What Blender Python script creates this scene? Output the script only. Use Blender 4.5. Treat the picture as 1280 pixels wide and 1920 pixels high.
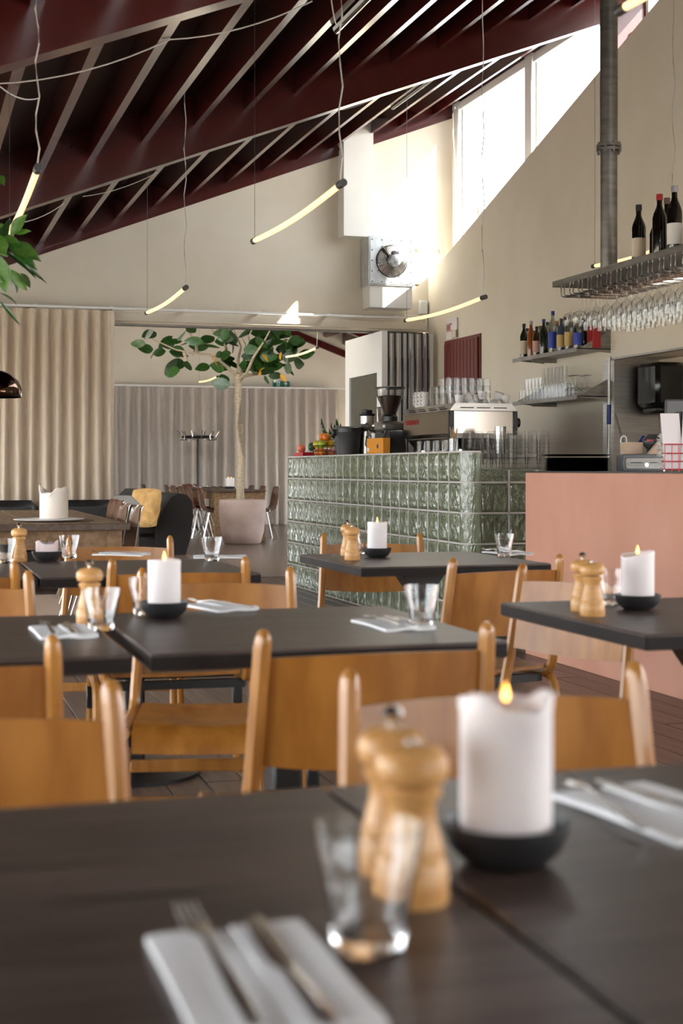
import bpy, bmesh, math, random
from mathutils import Vector, Matrix
R = math.radians
rnd = random.Random(7)
for o in list(bpy.data.objects): bpy.data.objects.remove(o)
scn = bpy.context.scene
C = scn.collection

# ------------------------------------------------------------ camera
FPX, HOR, EYE, YAW = 2690.0, 880.0, 1.085, R(16.95)      # focal length in px of a 1280x1920 frame
cam = bpy.data.cameras.new('camera'); camo = bpy.data.objects.new('camera', cam); C.objects.link(camo)
camo.location = (0, 0, EYE); camo.rotation_euler = (R(90), 0, -YAW)
cam.sensor_fit = 'VERTICAL'; cam.sensor_height = 36; cam.sensor_width = 24; cam.lens = FPX/1920*36
cam.shift_y = -(960-HOR)/1920
cam.clip_start = .05; cam.clip_end = 300
cam.dof.use_dof = True; cam.dof.focus_distance = 10.0; cam.dof.aperture_fstop = 4.8
scn.camera = camo
scn.cycles.transparent_max_bounces = 48
# ------------------------------------------------------------ world, sun, exposure
w = bpy.data.worlds.new('sky'); scn.world = w; w.use_nodes = True
bg = w.node_tree.nodes['Background']; bg.inputs[0].default_value = (.97, .98, 1.0, 1); bg.inputs[1].default_value = 4.2
sd = bpy.data.lights.new('sun', 'SUN'); sd.energy = 15; sd.angle = R(.6); sd.color = (1, .93, .82)
so = bpy.data.objects.new('sun', sd); C.objects.link(so)
so.rotation_euler = Vector((-.83, 1, -.93)).to_track_quat('-Z', 'Y').to_euler(); so.location = (12, -5, 12)
for nm, x, y, z, sy, sz, ry in (('window_portal', -1.75, 7.2, .98, 13.4, 1.8, -90), ('window_portal', -1.75, 17.2, 1.3, 5.8, 2.4, -90),
                                ('window_portal', 9.75, 22.2, 1.3, 10.0, 2.2, 90), ('window_portal', 5.66, 10.9, 4.1, 5.8, 1.6, 90)):
    a = bpy.data.lights.new(nm, 'AREA'); a.shape = 'RECTANGLE'; a.size = sz; a.size_y = sy; a.cycles.is_portal = True
    ao = bpy.data.objects.new(nm, a); C.objects.link(ao); ao.location = (x, y, z); ao.rotation_euler = (0, R(ry), 0)
a = bpy.data.lights.new('window_portal', 'AREA'); a.shape = 'RECTANGLE'; a.size = 3.0; a.size_y = 1.5; a.cycles.is_portal = True
ao = bpy.data.objects.new('window_portal', a); C.objects.link(ao); ao.location = (3.0, -2.45, 1.85); ao.rotation_euler = (R(90), 0, 0)
vs = scn.view_settings
vs.view_transform = 'Standard'; vs.look = 'None'; vs.gamma = 1; vs.use_curve_mapping = False; vs.exposure = 1.3

# ------------------------------------------------------------ helpers
_s, _c = math.sin(YAW), math.cos(YAW)
def ray(px, py):
    a = (px-640)/FPX; return (_s+a*_c, _c-a*_s, (HOR-py)/FPX)
def onz(px, py, z):
    r = ray(px, py); k = (z-EYE)/r[2]; return Vector((k*r[0], k*r[1], z))
def onX(px, py, X):
    r = ray(px, py); k = X/r[0]; return Vector((X, k*r[1], EYE+k*r[2]))
def onY(px, py, Y):
    r = ray(px, py); k = Y/r[1]; return Vector((k*r[0], Y, EYE+k*r[2]))
def atd(px, py, k):
    r = ray(px, py); return Vector((k*r[0], k*r[1], EYE+k*r[2]))

class MB:
    def __init__(s): s.v = []; s.f = []
    def add(s, vs, fs):
        b = len(s.v); s.v += [tuple(v) for v in vs]; s.f += [tuple(i+b for i in f) for f in fs]; return s
    def box(s, c, d, bev=0, rz=0):
        x, y, z = d[0]/2, d[1]/2, d[2]/2
        if bev <= 0:
            vs = [(-x,-y,-z),(x,-y,-z),(x,y,-z),(-x,y,-z),(-x,-y,z),(x,-y,z),(x,y,z),(-x,y,z)]
            fs = [(0,3,2,1),(4,5,6,7),(0,1,5,4),(1,2,6,5),(2,3,7,6),(3,0,4,7)]
        else:
            b = min(bev, x*.9, y*.9, z*.9); vs = []; fs = []
            def ring(zz, i): return [(-x+i,-y+b,zz),(-x+b,-y+i,zz),(x-b,-y+i,zz),(x-i,-y+b,zz),(x-i,y-b,zz),(x-b,y-i,zz),(-x+b,y-i,zz),(-x+i,y-b,zz)]
            rs = [ring(-z, b), ring(-z+b, 0), ring(z-b, 0), ring(z, b)]
            for r in rs: vs += r
            for k in range(3):
                for i in range(8): j = (i+1)%8; fs.append((k*8+i, k*8+j, k*8+8+j, k*8+8+i))
            fs.append(tuple(range(7,-1,-1))); fs.append(tuple(range(24,32)))
        if rz:
            cr, sr = math.cos(rz), math.sin(rz); vs = [(p[0]*cr-p[1]*sr, p[0]*sr+p[1]*cr, p[2]) for p in vs]
        return s.add([(p[0]+c[0], p[1]+c[1], p[2]+c[2]) for p in vs], fs)
    def bb(s, x0, x1, y0, y1, z0, z1, bev=0):
        return s.box(((x0+x1)/2, (y0+y1)/2, (z0+z1)/2), (x1-x0, y1-y0, z1-z0), bev)
    def prism(s, poly, axis, a, b):
        # poly: 2D points; axis 'x': (y,z) ; 'y': (x,z) ; 'z': (x,y)
        n = len(poly)
        def mk(p, t): return {'x': (t, p[0], p[1]), 'y': (p[0], t, p[1]), 'z': (p[0], p[1], t)}[axis]
        vs = [mk(p, a) for p in poly]+[mk(p, b) for p in poly]
        fs = [tuple(range(n)), tuple(range(2*n-1, n-1, -1))]+[(i, i+n, (i+1)%n+n, (i+1)%n) for i in range(n)]
        return s.add(vs, fs)
    def lathe(s, prof, n=24, c=(0,0,0), close=True, rf=None):
        vs = []; fs = []; m = len(prof)
        for (r, z) in prof:
            for i in range(n):
                t = 2*math.pi*i/n; q = max(r, 1e-4)*(rf(t, z) if rf else 1)
                vs.append((c[0]+q*math.cos(t), c[1]+q*math.sin(t), c[2]+z))
        for k in range(m-1):
            for i in range(n): j = (i+1)%n; fs.append((k*n+i, k*n+j, k*n+n+j, k*n+n+i))
        if close: fs.append(tuple(range(n-1,-1,-1))); fs.append(tuple(range((m-1)*n, m*n)))
        return s.add(vs, fs)
    def sweep(s, pts, sec, up=(0,0,1), scale=None, cap=True):
        # sec: list of 2D (side, up) points; sc per point
        pts = [Vector(p) for p in pts]; n = len(pts); m = len(sec); vs = []; fs = []
        for i, p in enumerate(pts):
            t = (pts[min(i+1,n-1)]-pts[max(i-1,0)]).normalized(); u = Vector(up)
            if abs(t.dot(u)) > .999: u = Vector((0,1,0)) if abs(t.y) < .9 else Vector((1,0,0))
            sd_ = t.cross(u).normalized(); uu = sd_.cross(t).normalized(); k = scale[i] if scale else 1
            for (a, b) in sec: vs.append(p+sd_*a*k+uu*b*k)
        for i in range(n-1):
            for j in range(m): q = (j+1)%m; fs.append((i*m+j, i*m+q, i*m+m+q, i*m+m+j))
        if cap: fs.append(tuple(range(m-1,-1,-1))); fs.append(tuple(range((n-1)*m, n*m)))
        return s.add(vs, fs)
    def tube(s, pts, r, n=8, scale=None, up=(0,0,1)):
        return s.sweep(pts, [(r*math.cos(2*math.pi*i/n), r*math.sin(2*math.pi*i/n)) for i in range(n)], up, scale)
    def grid(s, nu, nv, fn, th=None):
        # fn(u,v)->point ; th: function(u,v)->offset vector for a second skin
        vs = [fn(i/nu, j/nv) for j in range(nv+1) for i in range(nu+1)]; W_ = nu+1
        fs = [(j*W_+i, j*W_+i+1, (j+1)*W_+i+1, (j+1)*W_+i) for j in range(nv) for i in range(nu)]
        if th:
            N = len(vs); vs2 = [Vector(fn(i/nu, j/nv))+Vector(th(i/nu, j/nv)) for j in range(nv+1) for i in range(nu+1)]
            vs += vs2; fs += [tuple(N+q for q in reversed(f)) for f in fs]
            rim = [i for i in range(nu)]+[nu+W_*j for j in range(nv)]+[nv*W_+nu-i for i in range(nu)]+[W_*(nv-j) for j in range(nv)]
            for a, b in zip(rim, rim[1:]+rim[:1]): fs.append((b, a, a+N, b+N))
        return s.add(vs, fs)
    def sphere(s, c, r, n=12, m=8, sq=(1,1,1)):
        pr = [(r*math.sin(math.pi*i/m), -r*math.cos(math.pi*i/m)) for i in range(m+1)]
        b = len(s.v); s.lathe(pr, n, (0,0,0), False)
        for i in range(b, len(s.v)): x, y, z = s.v[i]; s.v[i] = (x*sq[0]+c[0], y*sq[1]+c[1], z*sq[2]+c[2])
        return s
    def xf(s, M):
        s.v = [tuple(M @ Vector(v)) for v in s.v]; return s
    def mesh(s, name, mat, smooth=None):
        me = bpy.data.meshes.new(name); me.from_pydata(s.v, [], s.f); me.validate()
        bm = bmesh.new(); bm.from_mesh(me); bmesh.ops.recalc_face_normals(bm, faces=bm.faces); bm.to_mesh(me); bm.free()
        if mat: me.materials.append(M[mat])
        if smooth is not None:
            me.polygons.foreach_set('use_smooth', [True]*len(me.polygons))
            if smooth < 180: me.set_sharp_from_angle(angle=R(smooth))
        return me
def ob(name, data, parent=None, loc=None, rz=None):
    o = bpy.data.objects.new(name, data); C.objects.link(o)
    if parent: o.parent = parent
    if loc is not None: o.location = loc
    if rz is not None: o.rotation_euler = (0, 0, rz)
    return o
def tag(o, label=None, cat=None, group=None, kind=None):
    if label: o['label'] = label
    if cat: o['category'] = cat
    if group: o['group'] = group
    if kind: o['kind'] = kind
    return o
def part(name, mb, mat, parent=None, smooth=40, label=None):
    o = ob(name, mb.mesh(name, mat, smooth), parent)
    if label: o['label'] = label
    return o
def thing(name, label, cat, loc=(0,0,0), rz=0, group=None):
    return tag(ob(name, None, None, loc, rz), label, cat, group)
def struct(name, mb, mat, smooth=None): return tag(part(name, mb, mat, None, smooth), kind='structure')
def solo(name, mb, mat, label, cat, group=None, smooth=40, loc=None, rz=None):
    o = part(name, mb, mat, None, smooth); tag(o, label, cat, group)
    if loc is not None: o.location = loc
    if rz is not None: o.rotation_euler = (0,0,rz)
    return o
def dup(root, loc, rz=0, label=None, group=None):
    def cp(o, p):
        c = o.copy(); C.objects.link(c); c.parent = p
        for ch in o.children: cp(ch, c)
        return c
    r = cp(root, None); r.location = loc; r.rotation_euler = (0,0,rz)
    if label: r['label'] = label
    if group: r['group'] = group
    return r
def text_mesh(name, body, size, mat, parent, loc, rot, ext=.001, sx=1):
    cu = bpy.data.curves.new(name, 'FONT'); cu.body = body; cu.size = size; cu.extrude = ext; cu.align_x = 'CENTER'; cu.align_y = 'CENTER'
    t = bpy.data.objects.new(name, cu); C.objects.link(t)
    dg = bpy.context.evaluated_depsgraph_get(); me = bpy.data.meshes.new_from_object(t.evaluated_get(dg)); bpy.data.objects.remove(t)
    me.materials.clear(); me.materials.append(M[mat]); o = ob(name, me, parent, loc); o.rotation_euler = rot; o.scale = (sx,1,1); return o
OCT = lambda w_, h_, b=.25: [(-w_/2, -h_/2+b*h_), (-w_/2+b*w_, -h_/2), (w_/2-b*w_, -h_/2), (w_/2, -h_/2+b*h_), (w_/2, h_/2-b*h_), (w_/2-b*w_, h_/2), (-w_/2+b*w_, h_/2), (-w_/2, h_/2-b*h_)]

# ------------------------------------------------------------ materials
M = {}
def mat(name, col, rough=.5, metal=0, trans=0, ior=1.5, coat=0, emit=None, es=0, alpha=None, sss=0):
    m = bpy.data.materials.new(name); m.use_nodes = True; b = m.node_tree.nodes['Principled BSDF']
    b.inputs['Base Color'].default_value = (*col, 1); b.inputs['Roughness'].default_value = rough; b.inputs['Metallic'].default_value = metal
    b.inputs['Transmission Weight'].default_value = trans; b.inputs['IOR'].default_value = ior; b.inputs['Coat Weight'].default_value = coat
    b.inputs['Coat Roughness'].default_value = .15
    if emit: b.inputs['Emission Color'].default_value = (*emit, 1); b.inputs['Emission Strength'].default_value = es
    if sss: b.inputs['Subsurface Weight'].default_value = sss; b.inputs['Subsurface Radius'].default_value = (.02,.01,.006); b.inputs['Subsurface Scale'].default_value = .5
    M[name] = m; return m
def noisy(name, c1, c2, rough=.5, scale=(1,1,1), ns=4, detail=6, lo=.35, hi=.65, bump=0, bd=.002, **kw):
    m = mat(name, c1, rough, **kw); nt = m.node_tree; b = nt.nodes['Principled BSDF']
    tc = nt.nodes.new('ShaderNodeTexCoord'); mp = nt.nodes.new('ShaderNodeMapping'); mp.inputs['Scale'].default_value = scale
    n = nt.nodes.new('ShaderNodeTexNoise'); n.inputs['Scale'].default_value = ns; n.inputs['Detail'].default_value = detail
    r = nt.nodes.new('ShaderNodeValToRGB'); r.color_ramp.elements[0].position = lo; r.color_ramp.elements[1].position = hi
    r.color_ramp.elements[0].color = (*c1,1); r.color_ramp.elements[1].color = (*c2,1)
    nt.links.new(tc.outputs['Object'], mp.inputs[0]); nt.links.new(mp.outputs[0], n.inputs[0]); nt.links.new(n.outputs[0], r.inputs[0]); nt.links.new(r.outputs[0], b.inputs['Base Color'])
    if bump:
        bn = nt.nodes.new('ShaderNodeBump'); bn.inputs['Strength'].default_value = bump; bn.inputs['Distance'].default_value = bd
        nt.links.new(n.outputs[0], bn.inputs['Height']); nt.links.new(bn.outputs[0], b.inputs['Normal'])
    return m
def vary(name, amt=.25):
    m = M[name]; nt = m.node_tree; b = nt.nodes['Principled BSDF']; src = b.inputs['Base Color'].links[0].from_socket
    oi = nt.nodes.new('ShaderNodeObjectInfo'); mr = nt.nodes.new('ShaderNodeMapRange'); mr.inputs[3].default_value = 1-amt; mr.inputs[4].default_value = 1+amt
    hs = nt.nodes.new('ShaderNodeHueSaturation'); nt.links.new(oi.outputs['Random'], mr.inputs[0]); nt.links.new(mr.outputs[0], hs.inputs['Value'])
    nt.links.new(src, hs.inputs['Color']); nt.links.new(hs.outputs[0], b.inputs['Base Color'])
def thin_glass(name, tint=(1,1,1), rough=.0, f0=.05, edge=1):
    m = bpy.data.materials.new(name); m.use_nodes = True; nt = m.node_tree; nt.nodes.clear()
    o = nt.nodes.new('ShaderNodeOutputMaterial'); mx = nt.nodes.new('ShaderNodeMixShader'); f = nt.nodes.new('ShaderNodeLayerWeight'); f.inputs['Blend'].default_value = .5
    pw = nt.nodes.new('ShaderNodeMath'); pw.operation = 'POWER'; pw.inputs[1].default_value = 4.0
    mr = nt.nodes.new('ShaderNodeMapRange'); mr.inputs[3].default_value = f0; mr.inputs[4].default_value = .9
    t = nt.nodes.new('ShaderNodeBsdfTransparent'); rp = nt.nodes.new('ShaderNodeValToRGB'); rp.color_ramp.elements[0].color = (*tint,1); rp.color_ramp.elements[1].color = (*[v*edge for v in tint],1); rp.color_ramp.elements[0].position = .5; rp.color_ramp.elements[1].position = .95
    nt.links.new(f.outputs['Facing'], rp.inputs[0]); nt.links.new(rp.outputs[0], t.inputs[0]); g = nt.nodes.new('ShaderNodeBsdfGlossy'); g.inputs['Roughness'].default_value = rough
    nt.links.new(f.outputs['Facing'], pw.inputs[0]); nt.links.new(pw.outputs[0], mr.inputs[0]); nt.links.new(mr.outputs[0], mx.inputs[0])
    nt.links.new(t.outputs[0], mx.inputs[1]); nt.links.new(g.outputs[0], mx.inputs[2]); nt.links.new(mx.outputs[0], o.inputs[0])
    M[name] = m
noisy('wall_cream', (.66,.585,.47), (.70,.63,.52), .75, ns=2.2, bump=.12, bd=.004)
noisy('wall_white', (.74,.72,.67), (.78,.76,.72), .6, ns=3)
noisy('red_paint', (.058,.0055,.0035), (.068,.007,.0045), .27, scale=(1,.15,1), ns=9, ior=1.5, coat=.42)
noisy('red_deck', (.016,.003,.0025), (.028,.006,.005), .5, scale=(.2,1,1), ns=6)
noisy('floor_wood', (.10,.062,.046), (.18,.115,.085), .36, scale=(7,.5,1), ns=5, bump=.08); vary('floor_wood', .18)
noisy('floor_far', (.12,.085,.068), (.19,.14,.115), .25, scale=(7,.5,1), ns=5)
noisy('table_dark', (.025,.0155,.0125), (.10,.069,.058), .38, scale=(1.0,12,6), ns=6, lo=.3, hi=.72, bump=.15, bd=.001)
noisy('table_edge', (.010,.007,.0065), (.018,.013,.012), .6, ns=8); M['table_edge'].node_tree.nodes['Principled BSDF'].inputs['Specular IOR Level'].default_value = .2
noisy('chair_wood', (.25,.088,.009), (.37,.150,.023), .42, scale=(3,3,.6), ns=6, coat=.14); vary('chair_wood', .14)
noisy('chair_frame', (.30,.115,.016), (.42,.185,.036), .38, scale=(6,6,.8), ns=5, coat=.3)
noisy('mill_wood', (.52,.25,.075), (.66,.36,.13), .4, scale=(1,1,7), ns=14)
noisy('old_wood', (.17,.095,.045), (.28,.17,.085), .5, scale=(6,.6,6), ns=5)
noisy('old_wood_dark', (.07,.045,.03), (.12,.08,.055), .5, scale=(6,.6,6), ns=5)
noisy('pink_plaster', (.50,.235,.155), (.56,.275,.19), .7, scale=(1,1,.6), ns=2.5, bump=.1)
noisy('linen_warm', (.60,.48,.36), (.72,.60,.47), .85, scale=(60,60,2), ns=3, bump=.1)
noisy('linen_grey', (.42,.365,.32), (.50,.44,.39), .85, scale=(40,40,2), ns=3)
noisy('corduroy', (.006,.005,.005), (.014,.0115,.0115), .85, scale=(60,60,60), ns=2)
noisy('leather', (.010,.009,.009), (.022,.019,.017), .42, ns=25, bump=.3)
noisy('mustard', (.34,.19,.06), (.46,.28,.10), .85, ns=9, bump=1, bd=.05)
noisy('clay', (.46,.345,.30), (.57,.44,.39), .8, ns=4, bump=.15)
noisy('bark', (.36,.285,.19), (.54,.45,.32), .8, scale=(4,4,10), ns=6, bump=.4)
noisy('leaf', (.014,.052,.008), (.036,.11,.016), .38, ns=9, coat=.2); vary('leaf', .4)
noisy('leaf_light', (.05,.13,.015), (.09,.20,.03), .4, ns=5); vary('leaf_light', .35)
mat('leaf_yellow', (.75,.36,.02), .45)
noisy('steel', (.42,.40,.37), (.50,.48,.45), .33, scale=(1,1,14), ns=4, metal=1)
noisy('steel_dull', (.22,.205,.185), (.30,.285,.265), .42, scale=(2,2,8), ns=4, metal=1)
noisy('galv', (.50,.53,.55), (.62,.65,.67), .42, ns=14, metal=.6)
mat('chrome', (.72,.70,.68), .12, 1); mat('mirror_steel', (.45,.41,.36), .2, 1); mat('dark_chrome', (.12,.07,.05), .05, 1)
mat('black', (.008,.008,.009), .38); mat('black_gloss', (.006,.006,.006), .2); mat('dark_grey', (.045,.043,.045), .42); mat('grey_plastic', (.10,.10,.105), .4)
mat('white', (.80,.79,.77), .5); mat('porcelain', (.78,.76,.74), .25); mat('white_frame', (.74,.74,.73), .45); mat('cord', (.62,.58,.54), .4)
mat('candle', (.84,.79,.79), .5, sss=.25); mat('candle_ivory', (.86,.77,.67), .5, sss=.25); mat('candle_pink', (.74,.60,.58), .5, sss=.25)
mat('bowl', (.022,.021,.022), .42); mat('napkin', (.80,.79,.79), .85); mat('cutlery', (.55,.52,.5), .22, 1)
mat('flame', (1,.5,.1), .5, emit=(1,.42,.08), es=3.5); mat('tube', (1,.8,.5), .5, emit=(1,.66,.30), es=.55); mat('wick', (.02,.02,.02), .8)
mat('grout', (.55,.51,.47), .8); mat('olive_panel', (.16,.135,.045), .55); mat('bar_inner', (.46,.42,.25), .6)
mat('shell', (.13,.052,.028), .2, coat=.6); mat('orange_card', (.72,.28,.02), .6); mat('text_red', (.42,.015,.02), .5); mat('text_white', (.8,.82,.8), .5)
mat('exit_green', (.0,.16,.085), .4); mat('door_red', (.13,.016,.011), .45); mat('brass', (.5,.36,.18), .35, 1); mat('blue', (.01,.025,.16), .4); mat('beans', (.035,.014,.008), .5)
mat('tile', (.52,.42,.30), .3); mat('ground', (.34,.31,.26), .9); mat('house', (.6,.62,.66), .8); mat('toothpick', (.5,.32,.16), .6); mat('cardboard', (.46,.33,.24), .8)
mat('paper', (.72,.66,.66), .7); mat('red_wire', (.45,.01,.02), .4); mat('wine', (.006,.005,.004), .06, coat=.5); mat('label_cream', (.62,.52,.40), .7); mat('label_white', (.7,.67,.62), .7)
for n_, c_ in dict(orange=(.75,.2,.01), lemon=(.72,.46,.02), lime=(.35,.42,.02), grapefruit=(.78,.20,.10), green=(.02,.08,.015)).items(): noisy('fruit_'+n_, c_, tuple(v*.85 for v in c_), .42, ns=30, bump=.2)
thin_glass('pane', (.97,.99,1)); thin_glass('thin_glass', (.95,.955,.955), f0=.06, edge=.10); thin_glass('smoke_glass', (.55,.5,.45)); thin_glass('panel_glass', (.72,.78,.74), f0=.22)
mat('glass', (1,1,1), .0, trans=1, ior=1.48)
thin_glass('carafe', (.35,.3,.26))
# glass blocks: wavy pressed glass
m = mat('block_glass', (.36,.41,.25), .03, trans=.68, ior=1.5, coat=.45); nt = m.node_tree
tc = nt.nodes.new('ShaderNodeTexCoord'); mp = nt.nodes.new('ShaderNodeMapping'); mp.inputs['Scale'].default_value = (8,8,3.0)
oi = nt.nodes.new('ShaderNodeObjectInfo'); ad = nt.nodes.new('ShaderNodeVectorMath'); ad.operation = 'ADD'
n = nt.nodes.new('ShaderNodeTexNoise'); n.inputs['Scale'].default_value = 3.2; n.inputs['Detail'].default_value = 1.0; n.inputs['Distortion'].default_value = 1.5
bn = nt.nodes.new('ShaderNodeBump'); bn.inputs['Strength'].default_value = .8; bn.inputs['Distance'].default_value = .018
nt.links.new(tc.outputs['Object'], mp.inputs[0]); nt.links.new(mp.outputs[0], ad.inputs[0]); nt.links.new(oi.outputs['Location'], ad.inputs[1]); nt.links.new(ad.outputs[0], n.inputs[0])
nt.links.new(n.outputs[0], bn.inputs['Height']); nt.links.new(bn.outputs[0], nt.nodes['Principled BSDF'].inputs['Normal'])

# ============================================================ THE ROOM
SL = .381; AL = math.atan(SL); WR = 5.17; YB = 13.9
zroof = lambda x, z0: z0+SL*x
fl = struct('floor', MB().bb(-1.8, 5.6, -2.5, 14.1, -.12, -.012), 'old_wood_dark')
pl = MB().bb(-.068, .068, 0, 3.99, -.012, 0, .002).mesh('plank', 'floor_wood')
i = 0; x = -1.73
while x < 5.12:
    off = (i*1.37) % 4.0
    for k in range(-1, 5):
        y = -2.5+k*4.0+off
        if y > 13.9 or y+4 < .5: continue
        p = ob('plank', pl, fl, (x, y, 0))
        if y+4 > 14.05: p.scale = (1, (14.05-y)/4, 1)
    x += .14; i += 1
struct('floor_far', MB().bb(-1.8, 10.2, 14.1, 27.6, -.12, 0), 'floor_far')
struct('ground', MB().bb(-60, -1.95, -50, 70, -.3, -.14), 'ground')
struct('ground_right', MB().bb(10.2, 70, -50, 70, -.3, -.14), 'ground')

# ceiling: sloping deck, beams along the slope, purlins between them
def slab(x0, x1, y0, y1, z0, th):
    return MB().prism([(x0, zroof(x0,z0)), (x1, zroof(x1,z0)), (x1, zroof(x1,z0)+th), (x0, zroof(x0,z0)+th)], 'y', y0, y1)
ceil = struct('ceiling', slab(-2.3, 5.62, -4.3, 14.15, 2.97, .12), 'red_deck')
for yb in (1.9, 5.92, 9.97):
    bmn = part('beam', slab(-2.0, 5.51, yb-.065, yb+.065, 2.55, .26), 'red_paint', ceil, None)
    part('upper_board', slab(-2.0, 5.51, yb-.052, yb+.052, 2.812, .165), 'red_paint', bmn, None)
    for q in range(8):
        xx = -.6+q*.85
        part('bolt', MB().lathe([(.013,0),(.013,.012),(.006,.018)], 8).xf(Matrix.Translation((xx, yb-.053, zroof(xx,2.87))) @ Matrix.Rotation(R(90),4,'X')), 'red_paint', bmn)
pm = MB()
pm.prism([(-.03, 2.75-.03*SL), (.03, 2.75+.03*SL), (.03, 2.98), (-.03, 2.98)], 'y', 0, 1)
pme = pm.mesh('purlin', 'red_paint')
for y0, y1 in ((1.965, 5.855), (5.985, 9.905), (10.035, YB)):
    for n_ in range(-9, 13):
        xx = 1.237+.364*n_
        p = ob('purlin', pme, ceil, (xx, y0, SL*xx)); p.scale = (1, y1-y0, 1)
# red trim along the back wall under the roof
part('wall_trim', MB().prism([(-1.8, zroof(-1.8,2.652)), (5.5, zroof(5.5,2.652)), (5.5, zroof(5.5,2.76)), (-1.8, zroof(-1.8,2.76))], 'y', YB-.03, YB), 'red_paint', ceil, None)
part('wall_trim', MB().prism([(-1.8, zroof(-1.8,2.70)), (5.5, zroof(5.5,2.70)), (5.5, zroof(5.5,2.73)), (-1.8, zroof(-1.8,2.73))], 'y', YB-.055, YB-.03), 'red_paint', ceil, None)
part('wall_infill', MB().prism([(-1.8, zroof(-1.8,2.755)), (5.5, zroof(5.5,2.755)), (5.5, zroof(5.5,2.975)), (-1.8, zroof(-1.8,2.975))], 'y', YB-.012, YB), 'red_paint', ceil, None)
part('post', MB().prism([(5.15, 4.1), (5.51, 4.1), (5.51, zroof(5.51,2.56)), (5.15, zroof(5.15,2.56))], 'y', 9.9, 10.03), 'red_paint', ceil, None)
part('bolt', MB().lathe([(.03,0),(.03,.03),(.012,.04)], 12).xf(Matrix.Translation((5.36, 9.9, 4.42)) @ Matrix.Rotation(R(90),4,'X')), 'red_paint', ceil)

# back wall with the wide opening
wb = struct('wall_back', MB().prism([(-1.8,0),(.2,0),(.2,2.5),(5.6,2.5),(5.6,zroof(5.6,2.97)),(-1.8,zroof(-1.8,2.97))], 'y', YB, YB+.2), 'wall_cream')
part('lintel', MB().bb(.2, 5.16, YB-.02, YB, 2.52, 2.60, .004), 'wall_cream', wb)
part('track_groove', MB().bb(.2, 5.12, YB+.05, YB+.15, 2.485, 2.5), 'steel_dull', wb)
struct('trim_1', MB().bb(4.20, 4.51, YB-.2, YB, 3.42, 4.62), 'wall_white')      # boxed duct
struct('trim_2', MB().bb(4.46, 4.91, YB-.24, YB, 2.71, 2.93), 'wall_white')     # box under the fan
# right wall: sloping top, alcove behind the bar
def wr(poly): return MB().prism(poly, 'x', WR, 5.6)
ztop = lambda y: min(4.95, 3.07+.2915*(YB-y))
struct('wall_right', wr([(9.84,0),(13.0+.35,0),(13.37,0),(13.37,0.0),(YB,0),(YB,ztop(YB)),(9.84,ztop(9.84))]), 'wall_cream')
struct('wall_right_upper', wr([(-2.5,1.925),(9.84,1.925),(9.84,ztop(9.84)),(7.45,4.95),(-2.5,4.95)]), 'wall_cream')
struct('wall_right_lower', wr([(-2.5,0),(9.84,0),(9.84,.95),(-2.5,.95)]), 'wall_cream')
tb_ = struct('wall_tile', MB().bb(5.56, 5.6, 5.5, 9.84, .95, 1.925), 'grout')
tm = MB().bb(5.545, 5.56, 0, .196, 0, .196, .003).mesh('tile', 'tile')
for a in range(8):
    for b in range(5): ob('tile', tm, tb_, (0, 9.64-a*.2, .95+b*.2-.005))
struct('wall_front', MB().bb(-1.8, 5.6, -2.7, -2.5, 0, 1.1).bb(-1.8, 1.5, -2.7, -2.5, 1.1, 2.6).bb(4.5, 5.6, -2.7, -2.5, 1.1, 2.6), 'wall_cream')
struct('wall_front_upper', MB().prism([(1.1,2.6),(5.6,2.6),(5.6,5.0),(1.1,3.36)], 'y', -2.7, -2.5), 'wall_cream')
wfh = tag(ob('window_5', None), kind='structure')
for k in range(4): part('mullion', MB().bb(1.5+k*.98, 1.56+k*.98, -2.64, -2.56, 1.1, 2.62), 'white_frame', wfh)
part('pane', MB().bb(1.5, 4.5, -2.605, -2.595, 1.1, 2.6), 'pane', wfh, None)
struct('wall_left', MB().bb(-2.0, -1.8, -2.7, .6, 0, 2.28), 'wall_cream')
struct('trim_3', MB().bb(5.13, WR, 5.5, 9.86, 1.915, 1.93), 'steel')
# clerestory window
wf = tag(ob('window_1', None), kind='structure')
for yy, wd in ((13.78,.16), (11.98,.15), (8.7,.12)): part('mullion', MB().bb(5.42, 5.58, yy-wd/2, yy+wd/2, ztop(yy)-.3, zroof(5.5,2.76), .006), 'white_frame', wf)
part('head_rail', MB().bb(5.44, 5.56, 7.6, 13.9, 4.77, 4.85, .005), 'white_frame', wf); part('fascia', MB().bb(5.46, 5.60, 7.4, 14.0, 4.85, 5.12), 'red_paint', wf, None)
for y0, y1 in ((12.055, 13.70), (10.05, 11.905), (8.76, 9.88)):
    part('pane', MB().bb(5.496, 5.504, y0, y1, 3.0, zroof(5.5,2.73)), 'pane', wf, None)
    for yy in (y0, y1): part('sash', MB().bb(5.47, 5.53, yy-.02, yy+.02, ztop(yy)-.2, zroof(5.5,2.73)), 'white_frame', wf)
# left glazed facade
wl = tag(ob('window_2', None), kind='structure')
for k in range(7): part('mullion', MB().bb(-1.86, -1.78, .64+k*2.2-.04, .64+k*2.2+.04, 0, 2.25), 'white_frame', wl)
part('sill', MB().bb(-1.9, -1.76, .6, 14, 0, .08), 'white_frame', wl)
part('pane', MB().bb(-1.825, -1.815, .6, 14, .08, 2.25), 'pane', wl, None)
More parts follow.
